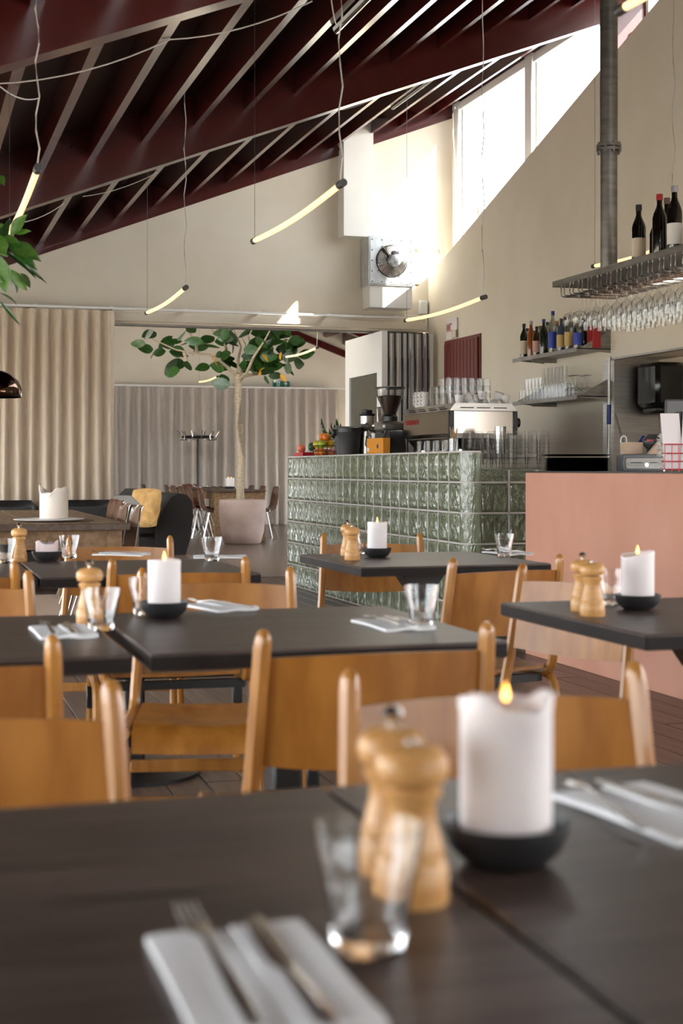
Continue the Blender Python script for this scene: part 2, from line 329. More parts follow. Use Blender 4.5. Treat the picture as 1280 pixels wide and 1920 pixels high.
# far room
struct('wall_far', MB().bb(-1.8, 10, 27.4, 27.6, 0, 6), 'wall_cream')
struct('wall_far_side', MB().bb(-1.8, 1.2, 14.1, 14.3, 0, 5), 'wall_cream')
zf = lambda x, o=0: 3.82-.37*(x-7.2)+o
cf = struct('ceiling_far', MB().prism([(-2,zf(-2,.42)),(10.4,zf(10.4,.42)),(10.4,zf(10.4,.54)),(-2,zf(-2,.54))], 'y', 17.0, 27.8), 'red_deck')
part('deck', MB().prism([(-2,zf(-2,.42)),(5.6,zf(5.6,.42)),(5.6,zf(5.6,.54)),(-2,zf(-2,.54))], 'y', 14.1, 17.0), 'red_deck', cf, None)
for yy in (19.5, 22.5, 25.2): part('beam', MB().prism([(-2,zf(-2,0)),(10,zf(10,0)),(10,zf(10,.4)),(-2,zf(-2,.4))], 'y', yy-.07, yy+.07), 'red_paint', cf, None)
for n_ in range(14):
    xx = 4.4+.4*n_; part('purlin', MB().prism([(xx-.03,zf(xx,.2)),(xx+.03,zf(xx,.18)),(xx+.03,zf(xx,.44)),(xx-.03,zf(xx,.44))], 'y', 17.2 if xx > 5.5 else 14.2, 27.4), 'red_paint', cf, None)
part('wall_trim', MB().prism([(3,zf(3,-.06)),(10,zf(10,-.06)),(10,zf(10,.08)),(3,zf(3,.08))], 'y', 27.34, 27.4), 'red_paint', cf, None)
wfr = tag(ob('window_3', None), kind='structure')
for k in range(5): part('mullion', MB().bb(9.78, 9.86, 17.3+k*2.4, 17.38+k*2.4, 0, 2.85), 'white_frame', wfr)
part('sill', MB().bb(9.76, 9.9, 17.2, 27.4, 0, .08), 'white_frame', wfr)
struct('wall_far_right_added', MB().bb(9.72, 9.78, 17.2, 27.4, 1.7, 2.9), 'wall_cream')  # added over the upper half of the window to dim the far room
part('pane', MB().bb(9.815, 9.825, 17.2, 27.4, .08, 2.85), 'pane', wfr, None)
wfl = tag(ob('window_4', None), kind='structure')
for k in range(4): part('mullion', MB().bb(-1.86, -1.78, 14.2+k*1.95, 14.28+k*1.95, 0, 2.7), 'white_frame', wfl)
part('pane', MB().bb(-1.825, -1.815, 14.1, 20.1, 0, 2.7), 'pane', wfl, None)
struct('wall_far_left_lower', MB().bb(-1.9, -1.7, 20.1, 27.6, 0, 2.7), 'wall_cream')
struct('wall_far_left', MB().bb(-1.9, -1.7, 14.1, 27.6, 2.7, 7.6), 'wall_cream')
struct('wall_divider', MB().prism([(5.6,0),(10.2,0),(10.2,zf(10.2,.42)),(5.6,zf(5.6,.42))], 'y', 17.0, 17.2), 'house')
struct('wall_divider_side', MB().prism([(14.1,0),(17.2,0),(17.2,4.8),(14.1,4.8)], 'x', 5.6, 5.75), 'wall_cream')
nb = solo('neighbour_house', MB().prism([(15,-.1),(22,-.1),(22,5.2),(18.5,7.6),(15,5.2)], 'y', 22, 32), 'house', 'pale house outside the high clerestory window', 'house', smooth=None)
solo('sun_blocker', MB().bb(6.45, 6.62, 10.82, 11.24, -.14, 6.05).bb(6.42, 6.65, 10.79, 11.27, 6.05, 6.13), 'house', 'unseen stack added outside the high window to block the sun', 'sun_blocker', smooth=None)  # added out of view to keep direct sun off part of the back wall
# WC door
d1 = tag(ob('door_1', None), kind='structure')
part('frame', MB().bb(WR-.012, WR+.02, 12.47, 13.40, 0, 2.36), 'door_red', d1)
for k in range(10):
    part('board', MB().bb(WR-.03, WR-.01, 12.50+k*.087+.003, 12.50+k*.087+.084, .02, 2.33, .004), 'door_red', d1)
part('hinge', MB().bb(WR-.045, WR-.02, 12.49, 12.53, 1.80, 1.92, .004), 'steel', d1)
part('hinge', MB().bb(WR-.045, WR-.02, 12.49, 12.53, .35, .47, .004), 'steel', d1)
# steel lining of the alcove
struct('trim_4', MB().bb(WR-.012, 5.54, 9.825, 9.845, .95, 1.925), 'steel')
struct('trim_5', MB().bb(WR-.014, WR, 9.84, 10.0, .6, 1.92), 'steel')

# ============================================================ BAR OF GLASS BLOCKS
bar = thing('glass_block_bar', 'long bar counter of wavy green glass blocks with pale joints', 'bar', (3.465, 8.74, 0))
def block_mesh(wd, ht, dp, nm):
    mb = MB(); b = .012
    def face(sgn):
        N = 7
        def fn(u, v):
            e = min(u, 1-u, v, 1-v); infl = min(1, e/.14)
            wav = .0045*math.sin(15*u+2.6*math.sin(6*v+1))*infl+.002*math.sin(23*u-5*v)*infl
            return (sgn*(dp/2-b*(1-math.sin(min(1,e/.08)*math.pi/2)))+sgn*wav, (u-.5)*wd, (v-.5)*ht)
        return fn
    G_ = 16; mb.grid(G_, G_, face(-1)); n0 = len(mb.v); mb.grid(G_, G_, face(1))
    W_ = G_+1; rim = [i for i in range(G_)]+[G_+W_*j for j in range(G_)]+[G_*W_+G_-i for i in range(G_)]+[W_*(G_-j) for j in range(G_)]
    for a, c in zip(rim, rim[1:]+rim[:1]): mb.f.append((c, a, a+n0, c+n0))
    return mb.mesh(nm, 'block_glass', 60)
bm_full = block_mesh(.19, .19, .085, 'block'); bm_short = block_mesh(.19, .078, .085, 'block_short')
for cx in range(22):
    for r in range(6): ob('block', bm_full, bar, (.045, .1+cx*.2, .1+r*.2))
# rounded corner blocks
cm = MB()
def arc(r, n=6): return [(.11-r*math.cos(t*math.pi/2/n), -r*math.sin(t*math.pi/2/n)) for t in range(n+1)]
oa, ia = arc(.108), arc(.03)
cm.prism(oa+ia[::-1], 'z', -.095, .095)
cme = cm.mesh('corner_block', 'block_glass', 50)
for r in range(6): ob('corner_block', cme, bar, (.002, 0, .1+r*.2))
for cx in range(3):
    for r in range(5):
        o = ob('block', bm_full, bar, (.11+.1+cx*.2, -.11+.045, .1+r*.2)); o.rotation_euler = (0,0,R(90))
    o = ob('block', bm_short, bar, (.11+.1+cx*.2, -.11+.045, 1.043)); o.rotation_euler = (0,0,R(90))
for r in range(7):
    z = r*.2
    part('joint', MB().bb(.006, .084, 0, 4.4, z-.006, z+.006), 'grout', bar, None)
    g = MB().prism(arc(.105)+arc(.03)[::-1], 'z', z-.006, z+.006); part('joint', g, 'grout', bar, None)
    if r < 6: part('joint', MB().bb(.11, .72, -.104, -.026, z-.006, z+.006), 'grout', bar, None)
for cx in range(23): part('joint', MB().bb(.006, .084, cx*.2-.006, cx*.2+.006, 0, 1.2), 'grout', bar, None)
for cx in range(4): part('joint', MB().bb(.104+cx*.2, .116+cx*.2, -.104, -.026, 0, 1.2 if cx == 0 else 1.08), 'grout', bar, None)
part('inner_panel', MB().bb(.20, .22, .02, 4.38, .02, 1.05), 'bar_inner', bar, None)
part('inner_panel', MB().bb(.13, .72, .02, .04, .02, 1.04), 'olive_panel', bar, None)
part('worktop', MB().bb(.09, .75, .42, 4.4, 1.165, 1.195, .004), 'steel_dull', bar); part('end_worktop', MB().bb(.09, .75, -.02, .42, 1.055, 1.088, .004), 'steel_dull', bar)
part('back_panel', MB().bb(.70, .72, .04, 4.38, 0, 1.055), 'old_wood_dark', bar, None)
# pink counter
pk = thing('plaster_counter', 'pink plastered serving counter with a thin dark top', 'counter', (3.5, 3.6, 0))
part('body', MB().bb(0, .62, 0, 4.17, 0, 1.066, .004), 'pink_plaster', pk)
part('top', MB().bb(-.003, .63, 0, 4.172, 1.066, 1.074), 'black', pk)
bc = thing('back_counter', 'steel work counter behind the pink counter', 'counter', (4.85, 6.0, 0))
part('top', MB().bb(0, .315, 0, 3.8, .95, .985, .004), 'steel', bc); part('body', MB().bb(.03, .31, .02, 3.78, 0, .95), 'steel_dull', bc, None)
ZB = 1.196; ZL = 1.089; ZP = 1.0745

# ============================================================ DINING CHAIRS AND TABLES
def make_chair(label, group):
    t = thing('dining_chair', label, 'chair', group=group)
    for s in (-1, 1):
        pts = [(s*.214,-.052,.80),(s*.2142,-.0515,.793),(s*.2147,-.0505,.782),(s*.216,-.047,.765),(s*.220,-.03,.66),(s*.225,-.008,.53),(s*.230,.006,.455),(s*.231,.014,.425),(s*.232,.032,.404),(s*.232,.06,.395),(s*.232,.20,.394),(s*.232,.40,.398)]
        sc = [.35,.7,.92]+[1]*9
        part('post', MB().sweep(pts, OCT(.034,.03,.3), (1,0,0), sc), 'chair_frame', t)
        pts = [(s*.262,.425,0),(s*.258,.405,.30),(s*.258,.397,.345),(s*.258,.378,.372),(s*.258,.345,.382),(s*.258,.10,.382),(s*.258,.06,.374),(s*.258,.038,.35),(s*.258,.026,.31),(s*.262,-.05,0)]
        lf = part('leg_frame', MB().sweep(pts, OCT(.028,.03,.3), (1,0,0)), 'chair_frame', t)
        part('link_plate', MB().bb(s*.258-.016, s*.258+.016, .385, .425, .25, .33, .004), 'black', lf)
    def sf(u, v):
        x = (u-.5)*.42; y = .03+v*.41
        dish = -.014*max(0, 1-((x/.16)**2+((y-.22)/.16)**2))
        fall = -.055*max(0, (v-.84)/.16)**1.7
        return (x, y-(.012*max(0,(v-.9)/.1)), .415+dish+fall+.004*(abs(x)/.2)**2)
    part('seat', MB().grid(14, 16, sf, lambda u,v: (0,0,-.012)), 'chair_wood', t, 50)
    def bf(u, v):
        x = (u-.5)*.415; zz = .548+v*.198; lean = -.008-(zz-.53)*.165
        e = abs(u-.5)*2; zz += (-.012 if v < .5 else .0)*(0) + (.006*(1-e*e) if v > .5 else -.012*(1-e*e))*abs(v-.5)*2
        return (x, lean-.032*(1-e*e)+.008, zz)
    part('backrest', MB().grid(16, 4, bf, lambda u,v: (0,-.010,0)), 'chair_wood', t, 60)
    for yy in (.09, .34): part('cross_bar', MB().bb(-.235, .235, yy-.014, yy+.014, .355, .383), 'black', t)
    part('stretcher', MB().bb(-.245, .245, .005, .027, .22, .255, .004), 'chair_frame', t)
    part('stretcher', MB().bb(-.245, .245, .385, .405, .20, .235, .004), 'chair_frame', t)
    return t
G_CH = 'wooden dining chairs'
chairs = [
 (.827, 2.537, 0, 'amber wooden dining chair seen from behind at the front of the middle table'),
 (.817, 1.885, 173, 'honey wooden dining chair right behind the nearest white candle'),
 (.055, 1.90, 181, 'blurred honey wooden dining chair at the left edge facing the camera, behind the nearest table'),
 (.030, 2.56, 0, 'amber wooden dining chair at left edge, its post before the left white napkin'),
 (1.89, 4.41, 12, 'amber wooden dining chair seen from behind at the table beside the glass bar'),
 (1.83, 3.79, 112, 'wooden dining chair turned sideways between pepper mills table and pink counter'),
 (.855, 4.64, -4, 'amber wooden dining chair seen from behind at the far left table, behind the tall candle'),
 (.86, 4.06, 167, 'honey wooden dining chair facing the camera right behind the tall candle on the middle table'),
 (.12, 4.08, 180, 'honey wooden dining chair at left edge, behind the left table with the tumbler'),
 (.115, 4.63, 0, 'amber wooden dining chair at left edge before the pink candle stub table'),
 (1.99, 6.06, 165, 'wooden dining chair against the glass block bar, behind table with mills and candle'),
 (.875, 6.13, 166, 'wooden dining chair facing the camera beyond the table with the pink candle stub'),
]
ch0 = None
for x, y, a, lb in chairs:
    if ch0 is None: ch0 = make_chair(lb, G_CH); ch0.location = (x, y, 0); ch0.rotation_euler = (0,0,R(a))
    else: dup(ch0, (x, y, 0), R(a), lb)
TZ = .735
def make_table(wd, dp, label):
    t = thing('cafe_table', label, 'table', group='dark cafe tables')
    part('tabletop', MB().box((0,0,TZ-.0175), (wd,dp,.035), .003), 'table_dark', t)
    part('edge_band', MB().box((0,0,TZ-.0185), (wd+.002,dp+.002,.028), .002), 'table_edge', t)
    part('column', MB().box((0,0,.36), (.07,.07,.66), .008), 'black', t)
    part('top_bracket', MB().prism([(-.035,.60),(.035,.60),(.10,.69),(.10,.70),(-.10,.70),(-.10,.69)], 'y', -.05, .05), 'black', t)
    part('base', MB().lathe([(.24,0),(.24,.012),(.05,.03),(.04,.04)], 24), 'black', t)
    return t
tabs = [(.812, 3.10, .73, .80, 'dark table in the middle with tall white candle and napkin at its right'),
        (.045, 3.10, .73, .80, 'dark table left of the middle one, with tumbler and pepper mill at its corner'),
        (1.93, 5.29, .74, .83, 'dark table beside the glass bar with mills and a lit candle'),
        (1.875, 3.10, .75, .77, 'dark table at right in front of the pink counter'),
        (.785, 5.12, .73, .83, 'far left dark table, its right part with a lone tumbler'),
        (.045, 5.12, .73, .83, 'far left dark table carrying the pink candle stub'),
        (.070, 1.12, .74, .80, 'nearest dark table at left with napkin and fork, blurred'),
        (.818, 1.12, .74, .80, 'nearest dark table at right under the big blurred candle')]
for x, y, wd, dp, lb in tabs:
    t = make_table(wd, dp, lb); t.location = (x, y, 0)

# ------------------------------------------------------------ tableware
def make_tumbler(label, group, material='glass'):
    mb = MB(); N = 36
    rf = lambda t, z: 1-.045*max(0, 1-z/.062)*(.5+.5*math.cos(9*t)) if z < .062 else 1
    out = [(.0,0),(.024,0),(.0268,.003),(.029,.02),(.0325,.045),(.036,.062),(.0385,.075),(.0405,.090)]
    mb.lathe(out, N, close=False, rf=rf)
    inn = [(.0392,.0905),(.0372,.075),(.0345,.062),(.0305,.045),(.0268,.02),(.0235,.012),(0,.011)]
    b = len(mb.v); mb.lathe(inn, N, close=False)
    last = b-N
    for i in range(N): j = (i+1)%N; mb.f.append((last+i, last+j, b+j, b+i))
    return solo('tumbler', mb, material, label, 'glass', group, 35)
def lathe_thing(name, prof, material, label, cat, group=None, n=28): return solo(name, MB().lathe(prof, n, close=False), material, label, cat, group, 40)
MILL = [(0,0),(.029,0),(.030,.003),(.030,.026),(.0285,.029),(.0285,.033),(.0262,.036),(.0265,.042),(.0235,.052),(.0195,.068),(.0192,.078),(.022,.084),(.0245,.087),(.0245,.091),(.021,.093),(.021,.0945),(.027,.098),(.0302,.106),(.0290,.116),(.0235,.1235),(.012,.1275),(0,.128)]
def make_mill(label, knob=True):
    t = thing('pepper_mill' if knob else 'salt_mill', label, 'mill', group='wooden salt and pepper mills')
    part('body', MB().lathe([p for p in MILL if p[1] <= .0945]+[(0,.0945)], 28, close=False), 'mill_wood', t)
    part('head', MB().lathe([(0,.0945)]+[p for p in MILL if p[1] > .0945], 28, close=False), 'mill_wood', t)
    if knob: part('knob', MB().lathe([(.004,.126),(.004,.131),(.008,.134),(.0095,.139),(.007,.144),(0,.146)], 14, close=False), 'chrome', t)
    else: part('screw_cap', MB().lathe([(.006,.127),(.006,.130),(0,.131)], 12, close=False), 'chrome', t)
    return t
def make_bowl(label):
    return lathe_thing('candle_bowl', [(0,0),(.031,0),(.038,.003),(.051,.016),(.057,.034),(.0575,.038),(.055,.038),(.048,.018),(.037,.008),(0,.007)], 'bowl', label, 'bowl', 'dark candle bowls')
def make_candle(label, h, r=.037, material='candle', rag=.0, lit=True, fs=.75, tilt=0, wicks=((0,0),), seed=1, group='white pillar candles'):
    t = thing('candle', label, 'candle', group=group); q = random.Random(seed); ph = q.uniform(0,6)
    mb = MB(); N = 32; vs = []
    def top(th): return h+rag*(math.sin(2*th+ph)*.6+math.sin(3*th+2*ph)*.5+.25*math.sin(7*th))+tilt*math.cos(th)
    rings = [(r*.97,0),(r,.004),(r,.5),(r*1.0,.9),(r*1.01+rag*.12,.97),(r*.985+rag*.1,1.0),(r*.9,.993),(r*.75,.955),(r*.35,.94),(0.0005,.94)]
    for (rr, zf_) in rings:
        for i in range(N):
            th = 2*math.pi*i/N; z = zf_ if zf_ < .1 else (top(th)*zf_ if zf_ > .93 and rr > r*.8 else (h*(.93 if rr < r*.8 else zf_)))
            if 0 < zf_ < .1: z = .004
            bul = 1+(.05 if rag > .008 else 0)*math.sin(3*th+ph)*max(0,(zf_-.6))
            mb.v.append((rr*bul*math.cos(th), rr*bul*math.sin(th), z))
    for k in range(len(rings)-1):
        for i in range(N): j = (i+1)%N; mb.f.append((k*N+i, k*N+j, k*N+N+j, k*N+N+i))
    mb.f.append(tuple(range(N-1,-1,-1)))
    part('wax', mb, material, t, 60)
    for (wx, wy) in wicks:
        wk = part('wick', MB().tube([(wx,wy,h*.92),(wx,wy,h*.96+.004),(wx+.001,wy,h*.96+.010)], .0012, 5), 'wick', t)
        if lit:
            fz = h*.96+.002; part('flame', MB().lathe([(0,fz),(.0042*fs,fz+.005*fs),(.0055*fs,fz+.011*fs),(.0035*fs,fz+.020*fs),(.0012*fs,fz+.028*fs),(0,fz+.032*fs)], 12, (wx,wy,0), False), 'flame', t)
    return t
def make_napkin(label):
    t = thing('napkin', label, 'napkin', group='folded white napkins')
    def fn(u, v): return ((u-.5)*.118, -v*.21, .006+.0015*math.sin(9*u+4*v))
    part('folded_cloth', MB().grid(10, 8, fn, lambda u,v: (0,0,-.0058)), 'napkin', t, 50)
    part('fold', MB().grid(6, 8, lambda u,v: (.004+u*.054, -.002-v*.205, .0085+.001*math.sin(7*v)), lambda u,v: (0,0,-.003)), 'napkin', t, 50)
    return t
def make_fork(label):
    mb = MB()
    mb.sweep([(0,-.19,.002),(0,-.14,.004),(0,-.08,.006),(0,-.04,.009),(0,-.015,.005),(0,0,.004)], OCT(.012,.0025,.3), (0,0,1), [.9,1.0,.6,.55,1.2,1.75])
    for k in range(4):
        xx = -.0085+k*.0057; mb.sweep([(xx,-.002,.004),(xx,.025,.004),(xx*.95,.048,.008)], OCT(.0028,.002,.3), (0,0,1), [1,1,.5])
    return solo('fork', mb, 'cutlery', label, 'fork', 'forks on the napkins')
def make_knife(label):
    t = thing('knife', label, 'knife', group='table knives on the napkins')
    part('handle', MB().sweep([(0,-.19,.004),(0,-.18,.004),(0,-.13,.004),(0,-.09,.004)], OCT(.014,.006,.3), (0,0,1), [.5,1,.9,.7]), 'cutlery', t)
    part('blade', MB().sweep([(0,-.09,.004),(0,-.07,.004),(.001,-.02,.004),(.003,.02,.004),(.006,.03,.004)], OCT(.018,.0016,.3), (0,0,1), [.6,1,1,.8,.15]), 'cutlery', t)
    return t
tt = lambda px, py: onz(px, py, TZ)
def at(o, p, dz=.0005, rz=None):
    o.location = (p.x, p.y, p.z+dz)
    if rz is not None: o.rotation_euler = (0,0,rz)
    return o
# near table
at(make_tumbler('large blurred faceted tumbler on the nearest table', 'faceted tumblers'), tt(690, 1780))
at(make_mill('blurred wooden pepper mill with silver knob on the nearest table, left of the candle'), tt(735, 1640))
at(make_mill('blurred wooden salt mill without knob, nearest the camera', False), tt(772, 1690))
p = tt(948, 1618); at(make_bowl('dark bowl under the big blurred candle on the nearest table'), p)
at(make_candle('big blurred white candle with curled rim on the nearest table', .134, .041, rag=.008, fs=.55, seed=4), p, .0125)
p = tt(420, 1757); at(make_napkin('white napkin with fork and knife at the bottom edge of the photo'), p)
at(make_fork('fork on the napkin at the bottom edge of the photo'), p+Vector((-.024,-.012,.0095))); at(make_knife('knife on the napkin at the bottom edge of the photo'), p+Vector((.018,-.03,.0095)))
p = tt(1090, 1500); at(make_napkin('white napkin behind the big blurred candle at right'), p+Vector((.03,.02,0)), rz=R(8))
at(make_fork('fork on the napkin behind the big blurred candle'), p+Vector((.0,.02,.0095)), rz=R(-6)); at(make_knife('knife leaving the napkin behind the big blurred candle'), p+Vector((.035,.0,.0095)), rz=R(14))
# middle tables
at(make_tumbler('tumbler before the pepper mill on the left middle table', 'faceted tumblers'), tt(190, 1182))
at(make_mill('wooden pepper mill behind the tumbler on the left middle table'), tt(168, 1170))
p = tt(308, 1158); at(make_bowl('dark bowl under the tall candle of the middle table'), p); at(make_candle('tall smooth white lit candle on the middle table', .124, .0385, rag=.0012, seed=2), p, .0125)
at(make_tumbler('tumbler half hidden behind the tall candle of the middle table', 'faceted tumblers'), tt(272, 1154))
p = tt(380, 1141); at(make_napkin('crumpled white napkin right of the tall candle on the middle table'), p+Vector((0,.10,0)), rz=R(20)); at(make_fork('fork on the napkin right of the tall candle'), p+Vector((.01,.06,.0095)), rz=R(30))
at(make_tumbler('tumbler at the right end of the middle table beside the napkin', 'faceted tumblers'), tt(790, 1174))
p = tt(702, 1165); at(make_napkin('white napkin with fork at the front of the middle table'), p, rz=R(4)); at(make_fork('fork on the napkin at the front of the middle table'), p+Vector((-.022,-.012,.0095)), rz=R(3)); at(make_knife('knife on the napkin at the front of the middle table'), p+Vector((.018,-.03,.0095)), rz=R(3))
p = tt(105, 1178); at(make_napkin('white napkin at left, on the table with tumbler and mill'), p, rz=R(2)); at(make_fork('fork on the left napkin by the tumbler'), p+Vector((-.024,-.01,.0095))); at(make_knife('knife on the left napkin by the tumbler'), p+Vector((.016,-.03,.0095)))
# table by the bar
at(make_mill('wooden pepper mill with knob on the table beside the glass bar'), tt(652, 1042)); at(make_mill('wooden salt mill on the table beside the glass bar', False), tt(660, 1050))
p = tt(707, 1045); at(make_bowl('dark bowl under the lit candle beside the glass bar'), p); at(make_candle('lit white candle on the table beside the glass bar', .128, .039, rag=.002, seed=3), p, .0125)
at(make_tumbler('tumbler half hidden between mills and candle beside the glass bar', 'faceted tumblers'), tt(683, 1038))
at(make_tumbler('tumbler beside the pink counter on the table by the glass bar', 'faceted tumblers'), tt(945, 1043))
p = tt(925, 1036); at(make_napkin('white napkin with fork on the table by the glass bar'), p, rz=R(10)); at(make_fork('fork on the napkin by the glass bar'), p+Vector((-.03,-.01,.0095)), rz=R(10)); at(make_knife('knife on the napkin by the glass bar'), p+Vector((.015,-.03,.0095)), rz=R(10))
# right table
at(make_mill('pepper mill with dark knob on the right table before the pink counter'), tt(1092, 1146)); at(make_mill('salt mill on the right table before the pink counter', False), tt(1110, 1155))
at(make_tumbler('tumbler behind the salt mill on the right table', 'faceted tumblers'), tt(1147, 1134))
p = tt(1195, 1143); at(make_bowl('dark bowl under the slanted candle on the right table'), p); at(make_candle('lit white candle with slanted top on the right table', .128, .041, rag=.002, tilt=.007, seed=5), p, .0125)
# far left table
at(make_mill('wooden pepper mill next to the pink candle stub, far left table'), tt(36, 1053)); at(make_tumbler('tumbler at the left edge beside the far left pepper mill', 'faceted tumblers'), tt(10, 1056))
p = tt(88, 1052); at(make_bowl('dark bowl holding the pink candle stub'), p); at(make_candle('low pink candle stub melted aslant in a dark bowl', .060, .042, 'candle_pink', rag=.008, lit=False, seed=8), p, .0125)
at(make_tumbler('tumbler right of the pink candle stub', 'faceted tumblers'), tt(130, 1047)); at(make_tumbler('lone tumbler at the right end of the far left table', 'faceted tumblers'), tt(397, 1052))
p = tt(172, 1042); at(make_napkin('white napkin right of the pink candle stub'), p+Vector((.03,.05,0)), rz=R(60)); at(make_fork('fork on the napkin right of the pink candle stub'), p+Vector((.05,.03,.0095)), rz=R(70))
p = tt(375, 1047); at(make_napkin('white napkin beside the lone tumbler on the far left table'), p+Vector((-.02,.03,0)), rz=R(80))

# ============================================================ WOODEN TABLE, SHELL CHAIRS, SOFAS
lt = thing('wooden_table', 'old plank dining table at left carrying the large ivory candle', 'table', (.75, 10.4, .0125))
for k in range(6): part('plank', MB().bb(-.60+k*.197, -.60+k*.197+.193, -1.55, 1.55, .70, .74, .004), 'old_wood', lt)
part('front_edge', MB().bb(-.605, .585, -1.565, -1.55, .698, .741, .004), 'old_wood_dark', lt)
for sx in (-1, 1):
    for sy in (-1, 1): part('leg', MB().bb(sx*.50-.045, sx*.50+.045, sy*1.44-.045, sy*1.44+.045, 0, .70, .004), 'old_wood', lt)
    part('apron', MB().bb(sx*.52-.012, sx*.52+.012, -1.40, 1.40, .58, .70), 'old_wood', lt)
for sy in (-1, 1): part('apron', MB().bb(-.46, .46, sy*1.46-.012, sy*1.46+.012, .58, .70), 'old_wood', lt)
p = onz(92, 977, .754); solo('candle_plate', MB().lathe([(0,0),(.16,0),(.21,.006),(.225,.012),(.22,.016),(.16,.009),(0,.009)], 36, close=False), 'porcelain', 'cream plate under the large ivory candle', 'plate', loc=p)
at(make_candle('large ivory candle with torn melted rim on a plate', .185, .092, 'candle_ivory', rag=.034, lit=False, seed=11, group='large candles'), onz(101, 975, .754), .0095)
def make_shell(label, group):
    t = thing('shell_chair', label, 'chair', group=group)
    prof = [(.22,.40),(.20,.445),(.12,.445),(0,.43),(-.10,.43),(-.17,.46),(-.205,.54),(-.225,.64),(-.245,.74),(-.262,.80),(-.275,.82)]
    wid = [.19,.205,.215,.22,.225,.225,.22,.215,.205,.175,.13]
    def fn(u, v):
        f = v*(len(prof)-1); i = min(int(f), len(prof)-2); g = f-i
        y = prof[i][0]*(1-g)+prof[i+1][0]*g; z = prof[i][1]*(1-g)+prof[i+1][1]*g; w_ = wid[i]*(1-g)+wid[i+1]*g
        e = (u-.5)*2; k = e*e
        return (e*w_, y+k*.06*max(0,v-.35), z+k*.05*(1-v)*(1 if v > .12 else .2))
    part('shell', MB().grid(12, 20, fn, lambda u,v: (0,-.006,-.006)), 'shell', t, 70)
    for sx in (-1, 1):
        for sy in (-1, 1): part('leg', MB().tube([(sx*.10, sy*.09-.01, .43), (sx*.21, sy*.21-.01, .0)], .009, 8), 'chrome', t)
    part('under_frame', MB().tube([(-.1,.08,.43),(.1,.08,.43),(.1,-.10,.43),(-.1,-.10,.43),(-.1,.08,.43)], .007, 6), 'chrome', t)
    return t
sc0 = None
shells = [(1.28, 9.75, 90, 'nearest brown shell chair at the right side of the plank table', 'shell chairs at the plank table'),
          (1.27, 10.25, 90, 'second brown shell chair along the plank table', 'shell chairs at the plank table'),
          (1.38, 11.30, 90, 'third brown shell chair along the plank table', 'shell chairs at the plank table'),
          (1.40, 11.78, 90, 'farthest brown shell chair along the plank table', 'shell chairs at the plank table'),
          (.20, 8.45, 0, 'brown shell chair at the near end of the plank table', 'shell chairs at the plank table')]
GF = 'shell chairs in the far room'
shells += [(4.55, 21.62, -90, 'shell chair nearest the planter on the far table left side', GF), (4.55, 22.5, -90, 'second shell chair on the far table left side', GF), (4.55, 23.15, -90, 'third shell chair on the far table left side', GF),
           (4.55, 23.85, -90, 'fourth shell chair on the far table left side', GF), (4.55, 24.5, -90, 'fifth shell chair on the far table left side', GF), (4.30, 25.4, -90, 'leftmost shell chair standing apart from the far table', GF),
           (4.90, 25.35, 180, 'shell chair at the far end of the far table', GF), (5.33, 21.75, 90, 'shell chair right of the planter on the far table right side', GF), (5.33, 22.6, 90, 'second shell chair on the far table right side', GF), (5.33, 23.4, 90, 'third shell chair on the far table right side', GF)]
for x, y, a, lb, g in shells:
    z = .021 if y < 13 else 0
    if sc0 is None: sc0 = make_shell(lb, g); sc0.location = (x,y,z); sc0.rotation_euler = (0,0,R(a))
    else: dup(sc0, (x,y,z), R(a), lb, g)
ft = thing('far_table', 'long wooden table in the far room behind the potted tree', 'table', (4.86, 23.1, 0))
for k in range(4): part('plank', MB().bb(-.40+k*.2, -.40+k*.2+.197, -1.95, 1.95, .745, .775, .003), 'old_wood_dark', ft)
for sx in (-1, 1):
    for sy in (-1, 1): part('leg', MB().bb(sx*.345-.04, sx*.345+.04, sy*1.86-.04, sy*1.86+.04, 0, .745), 'old_wood', ft)
    part('apron', MB().bb(sx*.36-.01, sx*.36+.01, -1.82, 1.82, .63, .745), 'old_wood', ft)
for sy in (-1, 1): part('apron', MB().bb(-.31, .31, sy*1.88-.01, sy*1.88+.01, .63, .745), 'old_wood', ft)
p = Vector((5.01, 22.6, .7755)); solo('candle_dish', MB().lathe([(0,0),(.07,0),(.085,.02),(.082,.035),(.075,.02),(0,.012)], 24, close=False), 'bowl', 'dark dish under the two wick candle in the far room', 'dish', loc=p)
at(make_candle('wide white candle with two flames on the far table', .15, .075, rag=.001, wicks=((-.025,0),(.025,0)), seed=6, group='large candles'), p, .0205)
solo('wire_tray', MB().tube([(.22*math.cos(i*.3),.13*math.sin(i*.3),.012+.02*(i%2)) for i in range(22)], .006, 5), 'chrome', 'silver wire basket on the far table', 'basket', loc=Vector((4.84, 23.0, .7755)))
# sofas
s1 = thing('leather_sofa', 'black leather sofa with wooden frame before the linen curtain', 'sofa', (.95, 13.2, 0))
part('base', MB().bb(-2.2, 1.05, -.30, .42, .12, .40, .03), 'leather', s1)
for k in range(4): part('back_cushion', MB().bb(-2.15+k*.8, -2.15+k*.8+.78, .20, .42, .38, .80, .06), 'leather', s1)
part('armrest', MB().bb(.90, 1.06, -.42, .40, .50, .765, .05), 'leather', s1)
for k in range(4): part('seat_cushion', MB().bb(-2.15+k*.78, -2.15+k*.78+.76, -.36, .22, .36, .48, .04), 'leather', s1)
for yy in (-.36, .34): part('leg', MB().bb(1.0, 1.06, yy-.03, yy+.03, 0, .62, .004), 'old_wood', s1)
s2 = thing('corduroy_sofa', 'dark corduroy lounge sofa seen from its rounded side', 'sofa', (3.04, 18.62, 0), R(2))
def blob(mb, x0, x1, y0, y1, z0, z1, b): return mb.bb(x0, x1, y0, y1, z0, z1, b)
